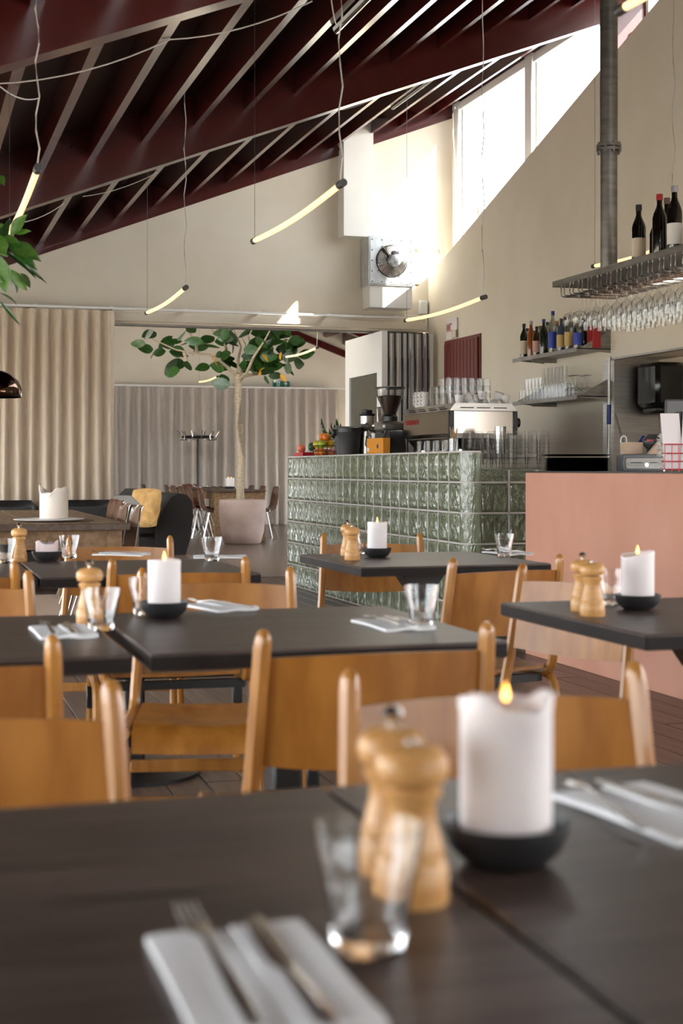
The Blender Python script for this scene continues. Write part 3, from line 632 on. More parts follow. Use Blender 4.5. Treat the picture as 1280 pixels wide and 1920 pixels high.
pr = [(-.02,0),(.36,0),(.42,.2),(.46,.5),(.44,.68),(.38,.76),(.28,.78),(.18,.74),(.10,.62),(.02,.46),(-.02,.40)]
part('back', MB().prism(pr, 'y', -.62, 1.6), 'corduroy', s2, 60)
part('seat_cushion', MB().bb(-.72, .04, -.58, .50, .22, .44, .06), 'corduroy', s2); part('seat_cushion', MB().bb(-.72, .04, .52, 1.58, .22, .44, .06), 'corduroy', s2)
part('base', MB().bb(-.70, .10, -.6, 1.6, .03, .23, .03), 'corduroy', s2)
part('back_cushion', MB().bb(-.14, .14, .55, 1.5, .42, .82, .10), 'corduroy', s2)
def pil(u, v):
    x, z = (u-.5)*2, (v-.5)*2; return (x*.26*(1-.10*z*z), 0, z*.25*(1-.10*x*x))
pf = lambda s: (lambda u,v: Vector(pil(u,v))+Vector((0, s*.09*(1-((u-.5)*2)**4)*(1-((v-.5)*2)**4)+s*.014*math.sin(11*u+7*v)*math.sin(9*v-4*u), 0)))
pmb = MB().grid(12,12,pf(1)); n0 = len(pmb.v); pmb.grid(12,12,pf(-1)); pmb.f += []
pl_ = solo('cushion', pmb.xf(Matrix.Rotation(R(90),4,'Z') @ Matrix.Rotation(R(12),4,'X')), 'mustard', 'rumpled mustard cushion on the dark corduroy sofa', 'cushion', smooth=80, loc=(2.90, 18.0, .60), rz=R(38))
solo('ottoman', MB().bb(-.3, .3, -.3, .3, 0, .8, .08), 'corduroy', 'dark upholstered seat back beside the linen curtain', 'seat', loc=(2.12, 15.6, 0))
# rug under the plank table
solo('rug', MB().bb(-.3, 2.0, 8.0, 12.5, .001, .012), 'cardboard', 'tan woven rug under the plank table', 'rug', smooth=None)

# ============================================================ CURTAINS
def curtain(x0, x1, y, z0, z1, pitch, amp, seed):
    q = random.Random(seed); n = int((x1-x0)/pitch); ph = [q.uniform(.75,1.25) for _ in range(n+2)]; dr = [q.uniform(-.35,.35) for _ in range(n+2)]
    def fn(u, v):
        f = u*n; i = int(min(f, n-1e-6)); g = f-i; a = amp*ph[i]*(1-g)+amp*ph[i+1]*g
        zt = 1-v; s = math.sin(2*math.pi*(f+dr[i]*(1-zt)*(1-g)*.5+dr[i+1]*(1-zt)*g*.5))
        s = math.copysign(abs(s)**.75, s); top = 1-.35*max(0,(v-.93)/.07)
        return (x0+(x1-x0)*u+.012*math.sin(6.28*f*.5+3*zt)*zt, y+a*s*top+.02*math.sin(2.1*f)*zt, z0+(z1-z0)*v)
    return MB().grid(n*10, 14, fn, lambda u,v: (0,.003,0))
solo('curtain', curtain(-1.2, 1.93, YB-.13, .01, 2.60, .125, .040, 3), 'linen_warm', 'warm linen curtain hanging at the left of the opening', 'curtain', 'linen curtains', smooth=60)
solo('curtain', curtain(2.2, 5.75, 27.15, .01, 2.66, .20, .06, 5), 'linen_grey', 'greyish linen curtain on the far wall, left of the tree trunk', 'curtain', 'linen curtains', smooth=60)
solo('curtain', curtain(5.75, 8.2, 27.15, .01, 2.66, .20, .06, 9), 'linen_grey', 'greyish linen curtain on the far wall, right of the tree trunk', 'curtain', 'linen curtains', smooth=60)
tr = thing('curtain_track', 'white curtain track along the beam above the opening', 'curtain track', (0, YB-.13, 2.615))
part('rail', MB().bb(-1.2, 5.1, -.012, .012, 0, .022, .003), 'white', tr)
for k in range(9): part('bracket', MB().bb(-1+k*.72, -.96+k*.72, -.01, .13, .004, .03, .003), 'white', tr)
tr = thing('curtain_track', 'white curtain track on the far wall above the grey curtains', 'curtain track', (0, 27.15, 2.665))
part('rail', MB().bb(2.2, 8.4, -.015, .015, 0, .025), 'white', tr)
for k in range(4): part('bracket', MB().bb(2.5+k*1.8, 2.55+k*1.8, 0, .25, 0, .02), 'white', tr)

# ============================================================ FOLDED PARTITION
pt = thing('folding_partition', 'white folding partition stacked at the right of the opening', 'partition', (4.56, 13.58, 0))
part('glazed_panel', MB().bb(0, .06, 0, 1.24, .03, .50), 'white', pt)
gp = part('panel_frame', MB().bb(0, .06, 0, 1.24, 2.06, 2.47), 'white', pt)
part('panel_frame', MB().bb(0, .06, 0, .16, .5, 2.06), 'white', pt); part('panel_frame', MB().bb(0, .06, 1.10, 1.24, .5, 2.06), 'white', pt)
part('glass_pane', MB().bb(.02, .035, .16, 1.10, .5, 2.06), 'panel_glass', pt, None)
xx = .064
for k in range(7):
    w_ = [.07,.075,.06,.075,.08,.06,.07][k]
    part('panel', MB().bb(xx+.012, xx+w_, .02, 1.2, .03, 2.45), ['steel','white_frame','wall_white','galv'][k%4], pt, None)
    part('seal', MB().bb(xx, xx+.012, .0, 1.2, .03, 2.46), 'black', pt, None)
    part('edge_strip', MB().bb(xx+.03, xx+.042, .005, .02, .03, 2.44), 'chrome' if k%2 else 'white', pt)
    part('hinge', MB().bb(xx+.0, xx+.014, -.01, 0, 1.9, 2.2, .003), 'black', pt)
    xx += w_

# ============================================================ FAN, PIPES, SIGNS
fan = thing('wall_fan', 'galvanised box fan with round wire guard on the back wall', 'fan', (4.68, YB-.26, 3.175))
part('housing', MB().bb(-.24, .24, -.0, .24, -.245, .245, .004), 'galv', fan)
fp = part('front_plate', MB().prism([(-.225,-.23),(.225,-.23),(.225,.23),(-.225,.23)], 'y', -.008, 0), 'galv', fan)
for k in range(16):
    t_ = k/16*4; s_ = int(t_); g = (t_-s_)*2-1; x_, z_ = [(g,-1),(1,g),(-g,1),(-1,-g)][s_]
    part('screw', MB().lathe([(.007,0),(.006,.004),(0,.006)], 8).xf(Matrix.Translation((x_*.205, -.009, z_*.21)) @ Matrix.Rotation(R(90),4,'X')), 'black', fp)
part('throat', MB().lathe([(.165,0),(.165,.004),(.002,.005)], 32).xf(Matrix.Translation((0,-.009,0)) @ Matrix.Rotation(R(90),4,'X')), 'black', fan)
for k in range(9):
    r_ = .06+k*.0125; part('guard_ring', MB().tube([(r_*math.cos(a*math.pi/16), -.045+.10*(r_-.06)*.25, r_*math.sin(a*math.pi/16)) for a in range(33)], .0028, 5, up=(0,1,0)), 'chrome', fan)
for k in range(4):
    a = R(35+k*90); part('guard_arm', MB().tube([(.03*math.cos(a), -.05, .03*math.sin(a)), (.17*math.cos(a), -.03, .17*math.sin(a)), (.175*math.cos(a), -.01, .175*math.sin(a))], .005, 6), 'steel_dull', fan)
for k in range(5):
    a = R(20+k*72); part('blade', MB().grid(4, 4, lambda u,v: ((.05+.10*u)*math.cos(a+(v-.5)*.9), -.014-.014*v, (.05+.10*u)*math.sin(a+(v-.5)*.9)), lambda u,v: (0,-.002,0)), 'steel_dull', fan)
part('motor', MB().lathe([(.0,0),(.062,0),(.062,.06),(.055,.075),(.02,.085),(.02,.095),(0,.096)], 24, close=False).xf(Matrix.Translation((.01,-.04,.0)) @ Matrix.Rotation(R(90),4,'X')), 'galv', fan)
part('junction_box', MB().bb(-.02, .05, -.11, -.05, .055, .09, .005), 'grey_plastic', fan)
for zz, y_ in ((3.33, 0), (2.98, 0)):
    t = thing('heating_pipe', 'thin painted heating pipe %s right of the fan' % ('at the top' if zz > 3.1 else 'at the bottom'), 'pipe', (4.93, YB-.06, zz))
    part('tube', MB().tube([(0,0,0),(.36,0,-.01) if zz > 3.1 else (.13,0,0)], .008, 8), 'white_frame', t)
    part('valve', MB().lathe([(.012,0),(.018,.01),(.018,.03),(.012,.04)], 10).xf(Matrix.Translation((.07,0,0)) @ Matrix.Rotation(R(90),4,'Y')), 'brass', t)
    if zz > 3.1: part('valve', MB().lathe([(.012,0),(.018,.01),(.018,.03),(.012,.04)], 10).xf(Matrix.Translation((.34,0,-.02))), 'brass', t)
solo('wall_conduit', MB().tube([(5.14,YB-.03,2.45),(5.14,YB-.03,2.63),(5.05,YB-.03,2.66),(4.9,YB-.03,2.66)], .008, 6), 'white', 'white conduit in the corner above the folded partition', 'conduit')
solo('vent_grille', MB().bb(5.06, 5.15, YB-.05, YB, 2.68, 2.82, .01), 'white_frame', 'small white louvre box in the corner over the partition', 'vent')
solo('window_cable', MB().tube([(5.40,13.72,4.78),(5.38,13.70,4.80),(5.36,13.69,4.70),(5.37,13.70,4.5),(5.385,13.7,4.2),(5.385,13.7,3.4)], .006, 6), 'cord', 'cable running down the clerestory window frame', 'cable')
pp = onX(1141, 500, 3.9); fpz = 2.20
flue = thing('steel_flue_pipe', 'tall brushed steel flue pipe with a bolted flange', 'pipe', (pp.x, pp.y, 0))
part('lower_tube', MB().lathe([(.049,fpz),(.049,2.93)], 32), 'steel_dull', flue, 40); part('upper_tube', MB().lathe([(.051,2.96),(.051,4.44)], 32), 'steel_dull', flue, 40)
for zz in (2.925, 2.948): part('flange', MB().lathe([(.048,0),(.072,0),(.072,.016),(.048,.016)], 32, (0,0,zz), False), 'steel_dull', flue)
for k in range(8): part('bolt', MB().lathe([(.008,-.015),(.008,.05)], 6, (.062*math.cos(k*.785), .062*math.sin(k*.785), 2.925)), 'steel_dull', flue)
sg = thing('exit_sign', 'green emergency exit sign with running figure and white arrow', 'sign', onY(527, 720, 27.33))
part('plate', MB().bb(-.165, .165, -.02, .02, -.055, .055, .004), 'exit_green', sg)
part('door_symbol', MB().bb(-.095, -.035, -.024, -.02, -.05, .05), 'text_white', sg)
fg = MB().bb(-.075,-.06,-.027,-.024,.02,.036); fg.prism([(-.085,.015),(-.05,.02),(-.055,-.01),(-.04,-.04),(-.05,-.045),(-.068,-.015),(-.088,-.042),(-.095,-.035),(-.078,-.005)], 'y', -.027, -.024)
part('running_figure', fg, 'exit_green', sg, None)
part('arrow', MB().prism([(.085,.04),(.125,.0),(.11,-.008),(.093,.012),(.093,-.045),(.077,-.045),(.077,.012),(.06,-.008),(.045,0)], 'y', -.024, -.02), 'text_white', sg, None)
sg = thing('wc_sign', 'white acrylic WC sign with red letters above the red door', 'sign', onX(849, 616, WR-.01))
part('plate', MB().bb(-.006, .006, -.11, .17, -.10, .10, .002), 'paper', sg); text_mesh('lettering', 'WC', .12, 'text_red', sg, (-.008, .085, .01), (R(90), 0, R(-90)), sx=.75)
part('lamp_box', MB().bb(-.02, .006, -.11, -.0, -.095, -.02, .003), 'label_cream', sg)

# ============================================================ TUBE LAMPS
def tube_lamp(near, far, ztop_n, ztop_f, label, r=.013):
    n_, f_ = Vector(near), Vector(far); d = f_-n_; L = d.length; e = d/L
    t = thing('tube_lamp', label, 'lamp', n_, group='hanging glowing tube lamps')
    pts = [d*(i/10)+Vector((0,0,-.02*math.sin(math.pi*i/10))) for i in range(11)]
    part('glowing_tube', MB().tube(pts, r, 12), 'tube', t)
    part('end_cap', MB().tube([pts[0]-e*.045, pts[0]+e*.02], r*1.25, 12), 'dark_grey', t); part('end_cap', MB().tube([pts[-1]-e*.01, pts[-1]+e*.035], r*1.25, 12), 'dark_grey', t)
    h_ = ztop_n-n_.z; m_ = 14
    part('power_cord', MB().tube([(.008*math.sin(i*1.9)*(1 if 0 < i < m_ else 0), .008*math.cos(i*2.3), r+h_*i/m_) for i in range(m_+1)], .0035, 5), 'cord', t)
    part('hang_wire', MB().tube([d+Vector((0,0,r)), d+Vector((0,0,ztop_f-f_.z))], .0012, 4), 'dark_grey', t)
def tl(npx, fpx, L, z, label, r=.013, k=None):
    n_ = atd(npx[0], npx[1], k) if k else onz(npx[0], npx[1], z)
    f_ = n_+Vector((0, L, 0)); pz = lambda p: zroof(p.x, 2.96) if p.y < YB else zf(p.x, .42)
    tube_lamp(n_, f_, pz(n_), pz(f_), label, r)
tl((638,346), None, 1.5, 2.25, 'glowing tube lamp hanging centrally before the back wall')
tl((347,540), None, 1.5, 2.25, 'glowing tube lamp hanging above the left curtain end')
tl((905,558), None, 1.5, 2.22, 'glowing tube lamp hanging before the WC sign')
tl((70,318), None, 1.5, 2.22, 'glowing tube lamp at the left edge behind the hanging leaves')
tl((594,652), None, 1.4, 2.5, 'glowing tube lamp in the far room right of the tree crown', k=16.6)
tl((407,706), None, 1.4, 2.4, 'glowing tube lamp in the far room left of the tree trunk', k=22)
p = atd(1170, 14, 3.9); tube_lamp(p-Vector((0,1.5,0)), p, zroof(p.x,2.55), zroof(p.x,2.55), 'tube lamp end at the top right, before the flue pipe', .012)
p = onX(1262, 455, 4.75); tube_lamp(p, p+Vector((0,1.1,0)), zroof(p.x,2.75), zroof(p.x,2.75), 'glowing tube lamp behind the wine bottles')
# cables slung under the roof
def sag(px, n=10, k0=7.0):
    return px
def cable(pts, label, r=.004):
    out = []
    for a, b in zip(pts[:-1], pts[1:]):
        for i in range(8): t_ = i/8; q = a.lerp(b, t_); out.append(q-Vector((0,0,.10*(b-a).length*4*t_*(1-t_)*.5)))
    out.append(pts[-1]); solo('cable', MB().tube(out, r, 5), 'cord', label, 'cable', 'cables slung under the roof')
def under(px, py, z0): r_ = ray(px, py); k = (z0-EYE)/(r_[2]-SL*r_[0]); return Vector((k*r_[0], k*r_[1], EYE+k*r_[2]-.006))
cable([under(-10,155,2.75), under(318,72,2.75), under(585,0,2.75)], 'pale cable sagging across the purlins at top left')
cable([under(72,182,2.75), under(0,160,2.75)], 'short pale cable feeding the left tube lamp')
cable([under(45,415,2.75), under(120,380,2.75)], 'thin cable below the long beam at left'); cable([under(155,367,2.75), under(295,322,2.75)], 'thin cable below the long beam, left of the middle lamp')
cable([under(640,205,2.75), under(720,172,2.75)], 'thin cable below the long beam near the boxed duct')
cable([under(635,50,2.75), under(620,-10,2.75)], 'pale cable feeding the central tube lamp')
fx = thing('batten_light', 'slim fluorescent batten fixed to a roof purlin', 'lamp', under(628, 48, 2.75))
part('housing', MB().bb(-.02,.02,-1.3,.0,-.03,-.002,.004).xf(Matrix.Rotation(-AL,4,'Y')), 'white', fx); part('diffuser', MB().tube([(0,-1.28,-.035),(0,-.02,-.035)], .014, 8), 'chrome', fx)
fx = thing('batten_light', 'slim dark batten on the purlin above the boxed duct', 'lamp', under(735, 200, 2.75))
part('housing', MB().bb(-.015,.015,-1.3,0,-.02,-.002,.003).xf(Matrix.Rotation(-AL,4,'Y')), 'cord', fx); part('diffuser', MB().bb(-.008,.008,-1.28,-.02,-.026,-.02), 'black', fx)

# ============================================================ SHELVES ON THE RIGHT WALL
def shelf(z, label):
    t = thing('wall_shelf', label, 'shelf', (WR, 9.9, z), group='steel wall shelves')
    part('plate', MB().bb(-.285, 0, 0, 1.2, -.012, 0, .002), 'steel_dull', t); part('front_lip', MB().bb(-.288, -.28, 0, 1.2, -.03, .002, .001), 'steel_dull', t)
    for yy in (0, 1.19): part('side_bracket', MB().prism([(0,.14),(0,-.035),(-.285,-.012),(-.285,0),(-.26,0)], 'y', yy, yy+.008), 'steel_dull', t, None)
    part('under_bracket', MB().bb(-.22, 0, .95, .965, -.045, -.012), 'steel_dull', t)
    return t
SZ1, SZ2 = 2.01, 1.648
shelf(SZ1, 'steel wall shelf full of spirit bottles'); shelf(SZ2, 'steel wall shelf with drinking glasses, below the bottles')
def bottle(name, label, loc, h, r, glass, cap, band=None, group=None, neck=.32, lab_z=(.12,.5), nr=.012):
    t = thing(name, label, 'bottle', loc, rnd.uniform(0,6), group)
    s = h*(1-neck)
    part('body', MB().lathe([(0,0),(r*.95,0),(r,.006),(r,s*.92),(r*.85,s*1.02),(nr*1.25,s*1.18),(nr,s*1.25),(nr,h*.96),(0,h*.96)], 20, close=False), glass, t)
    part('cap', MB().lathe([(0,h*.90),(nr*1.2,h*.90),(nr*1.2,h),(0,h)], 14, close=False), cap, t)
    if band: part('paper_label', MB().lathe([(r*1.012,h*lab_z[0]),(r*1.012,h*lab_z[1])], 20, close=False), band, t)
    return t
for n_, c_, tr_ in (('b_dark',(.012,.02,.008),0),('b_amber',(.26,.07,.01),0),('b_red',(.28,.02,.015),0),('b_blue',(.05,.07,.12),0),('b_brown',(.06,.025,.012),0)): mat(n_, c_, .08, coat=.4)
thin_glass('b_clear', (.62,.64,.62), f0=.08, edge=.3)
mat('cap_black', (.01,.01,.01), .35); mat('cap_blue', (.01,.03,.22), .35); mat('cap_orange', (.45,.14,.03), .5); mat('cap_red', (.35,.01,.015), .4); mat('cap_brown', (.10,.045,.03), .5); mat('cap_silver', (.4,.38,.4), .35, .7)
mat('lab_blue', (.02,.05,.35), .5); mat('lab_pink', (.55,.3,.26), .6); mat('lab_gold', (.5,.34,.12), .5); mat('lab_green', (.02,.22,.04), .5)
spirits = [(982,.31,.034,'b_dark','cap_black','label_cream','dark green spirit bottle at the left end of the bottle shelf'), (988,.285,.034,'b_clear','cap_black','label_white','clear bottle with black cap, second on the bottle shelf'),
 (995,.32,.03,'b_amber','cap_silver',None,'amber bottle with thin pourer on the bottle shelf'), (1001,.25,.033,'b_red','cap_black',None,'small red bottle on the bottle shelf'),
 (1006,.26,.036,'b_brown','cap_black','lab_pink','brown bottle with square pink label'), (1013,.28,.036,'b_brown','cap_brown','label_cream','brown bottle with tall cream label'),
 (1019,.31,.034,'b_dark','cap_blue',None,'dark bottle with navy cap in the back row'), (1026,.30,.036,'b_clear','cap_black',None,'clear stout bottle with black cap'),
 (1036,.36,.037,'b_clear','cap_blue','lab_blue','tall vodka bottle with blue cap and blue label'), (1044,.29,.033,'b_brown','cap_orange','label_white','brown bottle with orange cap'),
 (1052,.28,.037,'b_blue','cap_black','lab_gold','blue bottle with a gold round label'), (1059,.31,.036,'b_clear','cap_brown','label_white','clear bottle with a tall white label'),
 (1067,.30,.038,'b_clear','cap_silver','lab_gold','clear bottle with small gold label'), (1075,.25,.033,'b_blue','cap_black','label_white','small bluish bottle with black cap'),
 (1083,.26,.036,'b_clear','cap_silver','lab_blue','clear bottle with blue print at the right of the row'), (1093,.27,.038,'b_dark','cap_black',None,'black bottle near the right shelf bracket')]
for k, (px, h, r, g, c, b, lb) in enumerate(spirits):
    p = onX(px, 650, 4.945+.09*(k%2)); p.z = SZ1+.001; bottle('spirit_bottle', lb, p, h*.93, r, g, c, b, 'spirit bottles on the shelf')
p = onX(1113, 650, 5.05); solo('carton', MB().bb(-.035,.035,-.05,.05,0,.17,.003), 'cap_red', 'red and black carton at the right end of the bottle shelf', 'carton', loc=(p.x,p.y,SZ1+.001))
tumb = MB()
tumb.lathe([(0,0),(.026,0),(.030,.09)], 16, close=False)
tme = tumb.mesh('straight_glass', 'thin_glass', 40); tall = MB().lathe([(0,0),(.026,0),(.028,.125)], 16, close=False).mesh('tall_glass', 'thin_glass', 40)
def glass_at(me, name, loc, label, group): return tag(ob(name, me, None, loc), label, 'glass', group)
OR2 = ['first','second','third','fourth','fifth','sixth','seventh','eighth','ninth','tenth','eleventh','twelfth','thirteenth']
for k in range(13):
    y_ = 11.02-k*.067; low = k < 3
    for row in (0, 1):
        glass_at(tme if k < 6 else tall, 'straight_glass' if k < 6 else 'tall_glass', (4.94+row*.085, y_+row*.01, SZ2+.001), ('%s glass standing on the lower wall shelf, %s row, %s from its left end' % ('short' if k < 6 else 'tall', ['front','back'][row], OR2[k])), 'short glasses on the lower shelf' if k < 6 else 'tall glasses on the lower shelf')
    if k in (1, 2, 3, 4, 5): glass_at(tme, 'straight_glass', (4.96, y_, SZ2+.0925), 'short glass in the upper layer of the lower shelf, %s from left' % OR2[k-1], 'stacked short glasses on the lower shelf')
    if 6 <= k < 12: glass_at(tall, 'tall_glass', (4.96, y_, SZ2+.1275), 'tall glass in the upper layer of the lower shelf, %s from left' % OR2[k-6], 'stacked tall glasses on the lower shelf')
WG = [(0,0),(.034,.0),(.034,.002),(.006,.006),(.0038,.012),(.0036,.085),(.008,.092),(.028,.108),(.036,.13),(.035,.165),(.030,.205)]
wgm = MB().lathe(WG, 18, close=False).mesh('wine_glass', 'thin_glass', 50)
WG2 = [(r*(1.25 if z > .09 else 1), z if z < .09 else .09+(z-.09)*.62) for r, z in WG]; wgb = MB().lathe(WG2, 18, close=False).mesh('coupe_glass', 'thin_glass', 50)
for k in range(4):
    o = glass_at(wgb, 'coupe_glass', (4.95+.09*(k%2), 10.14-.09*(k//2)-.02*(k%2), SZ2+.164), 'upturned balloon glass at the lower shelf right end, %s' % ['front left','back left','front right','back right'][k], 'upturned balloon glasses on the lower shelf'); o.rotation_euler = (R(180),0,0)
# hanging rack
RX, RZ = 3.68, 2.165
rk0 = onX(1035, 540, RX).y
rack = thing('glass_rack', 'hanging steel shelf with wire rails for stemmed glasses', 'rack', (RX, rk0-2.4, RZ))
part('plate', MB().bb(0, .42, 0, 2.4, .0, .035, .002), 'steel_dull', rack)
nr_ = 17
for k in range(nr_):
    yy = 2.32-k*.115
    for q in (-.022, .022):
        part('rail', MB().tube([(.03,yy+q,0),(.03,yy+q,-.055),(.045,yy+q,-.062),(.38,yy+q,-.062),(.395,yy+q,-.055),(.395,yy+q,0)], .0035, 6), 'chrome', rack)
for k in range(nr_-1):
    for q in range(4):
        cp_ = k < 2
        if cp_ and q > 1: continue
        o = glass_at(wgb if cp_ else wgm, 'coupe_glass' if cp_ else 'wine_glass', (RX+.08+q*.09, rk0-2.4+2.32-k*.115, RZ-.054), 'wide balloon glass hanging at the far left rack end, %s rail, %s' % (['first','second'][k], ['front','behind'][min(q,1)]) if cp_ else 'hanging wine glass, %s row, %s rail from the far left rack end' % (['front','second','third','back'][q], ['first','second','third','fourth','fifth','sixth','seventh','eighth','ninth','tenth','eleventh','twelfth','thirteenth','fourteenth','fifteenth','sixteenth'][k]), 'hanging balloon glasses' if cp_ else 'hanging wine glasses')
        o.rotation_euler = (R(180),0,0); o.scale = (1,1,1.12)
wines = [(1197,3.80,.315,'cap_black','label_cream','wine bottle standing alone, cream label, on the rack'), (1230,3.98,.305,'cap_silver',None,'wine bottle with pale neck half hidden on the rack'), (1236,3.77,.32,'cap_red',None,'dark wine bottle with red capsule on the rack'),
         (1250,3.90,.335,'cap_brown','label_cream','wine bottle with brown capsule and beige label'), (1264,3.77,.335,'cap_silver','label_white','wine bottle with silver capsule and white label'), (1294,3.88,.32,'cap_black',None,'wine bottle at the right photo edge on the rack')]
for px, X_, h, c, b, lb in wines:
    p = onX(px, 460, X_); bottle('wine_bottle', lb, (p.x, p.y, RZ+.0355), h, .038, 'wine', c, b, 'wine bottles on the rack', .34, (.10,.42), .0145)

# ============================================================ ON THE BAR
def onbar(px, X_): p = onX(px, 860, X_); return Vector((p.x, p.y, ZB+.001))
em = thing('espresso_machine', 'large steel espresso machine piled with cups and glasses', 'espresso machine', (3.76, 9.66, ZB+.001))
EL, EW = 1.0, .52
part('side_panel', MB().prism([(0,.13),(EL,.13),(EL,.27),(0,.27)], 'x', 0, .02), 'mirror_steel', em, None)
part('lower_panel', MB().add([(0,0,.128),(0,EL,.128),(.09,EL-.05,-.0+.03),(.09,.05,.03),(.02,0,.128),(.02,EL,.128),(.11,EL-.05,.03),(.11,.05,.03)], [(0,1,2,3),(7,6,5,4),(0,4,5,1),(3,2,6,7),(0,3,7,4),(1,5,6,2)]), 'mirror_steel', em, None)
part('body', MB().bb(.02, EW-.02, .02, EL-.02, .10, .27), 'steel_dull', em, None)
part('back_panel', MB().bb(.03, EW-.03, -.004, .02, .13, .268), 'mirror_steel', em, None)
part('corner_post', MB().bb(-.006, .03, -.012, .02, .06, .272, .004), 'black', em); part('corner_post', MB().bb(EW-.03, EW+.006, -.012, .02, .12, .272, .004), 'black', em)
part('knob', MB().lathe([(.03,0),(.03,.025),(.022,.03)], 16).xf(Matrix.Translation((EW+.004,.02,.20)) @ Matrix.Rotation(R(90),4,'Y')), 'black', em)
tp = part('cup_tray', MB().prism([(-.004,.272),(EW+.004,.272),(EW-.04,.32),(.04,.32)], 'y', -.005, EL+.005), 'steel', em, None)
for k in range(4):
    for q in range(2): part('slot', MB().bb(.004+.014*q, .010+.014*q, .08+k*.22+q*.06, .22+k*.22+q*.06, .283+.012*q, .289+.012*q), 'black', tp)
for k in range(3): part('slot', MB().bb(.08+k*.13, .18+k*.13, -.012, .0, .288, .294), 'black', tp)
part('under_body', MB().bb(.11, EW-.04, .06, EL-.06, .03, .12), 'black', em, None)
for sy in (.1, EL-.1):
    for sx in (.13, EW-.08): part('foot', MB().lathe([(.022,0),(.022,.03)], 12, (sx,sy,0)), 'chrome', em)
em.scale = (1,1,1.15)
text_mesh('lettering', 'LUUSMUOTE', .045, 'text_red', em, (-.003, .80, .215), (R(90),0,R(-90)), sx=1.15)
for k in range(3):                                             # cups and glasses on top
    pass
cupm = MB().lathe([(0,0),(.022,0),(.03,.012),(.034,.05),(.035,.058),(.033,.058),(.029,.014),(0,.008)], 18, close=False)
def make_cup(label, group):
    t = thing('coffee_cup', label, 'cup', group=group)
    part('bowl', cupm, 'porcelain', t); part('handle', MB().tube([(.033,0,.045),(.047,0,.047),(.052,0,.035),(.046,0,.022),(.030,0,.018)], .004, 6, up=(0,1,0)), 'porcelain', t); return t
cup0 = None; etop = ZB+.001+.368
def cup(x, y, z, rx, rz, label, group):
    global cup0
    if cup0 is None: cup0 = make_cup(label, group); o = cup0
    else: o = dup(cup0, (0,0,0), 0, label, group)
    o.location = (x,y,z); o.rotation_euler = (rx, 0, rz); return o
for a in range(3):
    for b in range(3): cup(3.76+.09, 9.66+.93-a*.075, etop+b*.03+.002, R(-14), R(200), '%s white cup from below, %s leaning stack on the machine' % (OR2[b], ['left','middle','right'][a]), 'stacked white cups on the machine')
for k in range(9): cup(3.76+.10+.045*k, 9.66+.07+.035*(k%2), etop+.002+(.028 if k%3 == 1 else 0), R([0,70,95,20][k%4]), R(40+k*50), 'loose white cup on the machine edge, %s from its left corner' % OR2[k], 'loose white cups on the machine')
for a in range(6):
    for b in range(3):
        for lv in range(3 if b < 2 else 2):
            o = glass_at(tme, 'straight_glass', (3.76+.10+a*.062, 9.66+.30+b*.13, etop+.001+lv*.055+.09), 'upturned glass on the espresso machine, %s layer, %s row, %s from left' % (['bottom','middle','top'][lv], ['front','middle','back'][b], ['first','second','third','fourth','fifth','sixth'][a]), 'glasses on the espresso machine'); o.rotation_euler = (R(180),0,0); o.scale = (1.02-lv*.0,1.02,1)
# stacked tumblers on the end counter
sgm = MB().lathe([(0,0),(.027,0),(.029,.02),(.037,.085)], 16, close=False).mesh('stacked_tumbler', 'thin_glass', 40)
ORD = ['first','second','third','fourth','fifth','sixth','seventh','eighth','ninth','tenth','eleventh','twelfth','thirteenth','fourteenth','fifteenth','sixteenth']
st = [(876,8.98,7),(897,8.98,7),(910,8.70,6),(932,8.70,7),(954,8.70,7),(976,8.70,7),(998,8.70,7),(1020,8.70,7),(921,8.86,7),(945,8.86,7),(970,8.86,7)]
for k, (px, Y_, n_) in enumerate(st):
    p = onY(px, 878, Y_)
    for q in range(n_):
        o = glass_at(sgm, 'stacked_tumbler', (p.x, p.y, ZL+.002+.085+q*.027), ('%s tumbler from below, %s stack from left, front row at the bar end' % (ORD[q], ORD[k])) if k < 8 else ('%s tumbler from below, %s stack of the rear row at the bar end' % (ORD[q], ORD[k-8])), 'stacked tumblers at the bar end'); o.rotation_euler = (R(180), 0, rnd.uniform(0,6))
tc_ = thing('tin_cup', 'steel tin behind the stacked tumblers', 'tin', Vector((4.02, 9.35, ZB+.001))); part('body', MB().lathe([(0,0),(.04,0),(.04,.19),(.037,.19),(.037,.02),(0,.02)], 20, close=False), 'steel', tc_)
tpk = thing('toothpick_jar', 'glass jar of wooden stirrers beside the stacked tumblers', 'jar', onbar(850, 3.62)); part('jar', MB().lathe([(0,0),(.035,0),(.035,.10),(.033,.10),(.033,.005),(0,.005)], 16, close=False), 'thin_glass', tpk)
for k in range(22):
    a = rnd.uniform(0,6.28); q = rnd.uniform(.0,.024); part('stirrer', MB().tube([(q*.6*math.cos(a),q*.6*math.sin(a),.008),(q*1.5*math.cos(a+.3),q*1.5*math.sin(a+.3),.165+rnd.uniform(-.02,.02))], .002, 4), 'toothpick', tpk)
for k in range(4):
    p = onbar(790+k*17, 3.57); t_ = tag(ob('low_glass', tme, None, p), 'low glass under the espresso machine, %s from left' % OR2[k], 'glass', 'low glasses under the espresso machine'); t_.scale = (1.3,1.3,1.0)
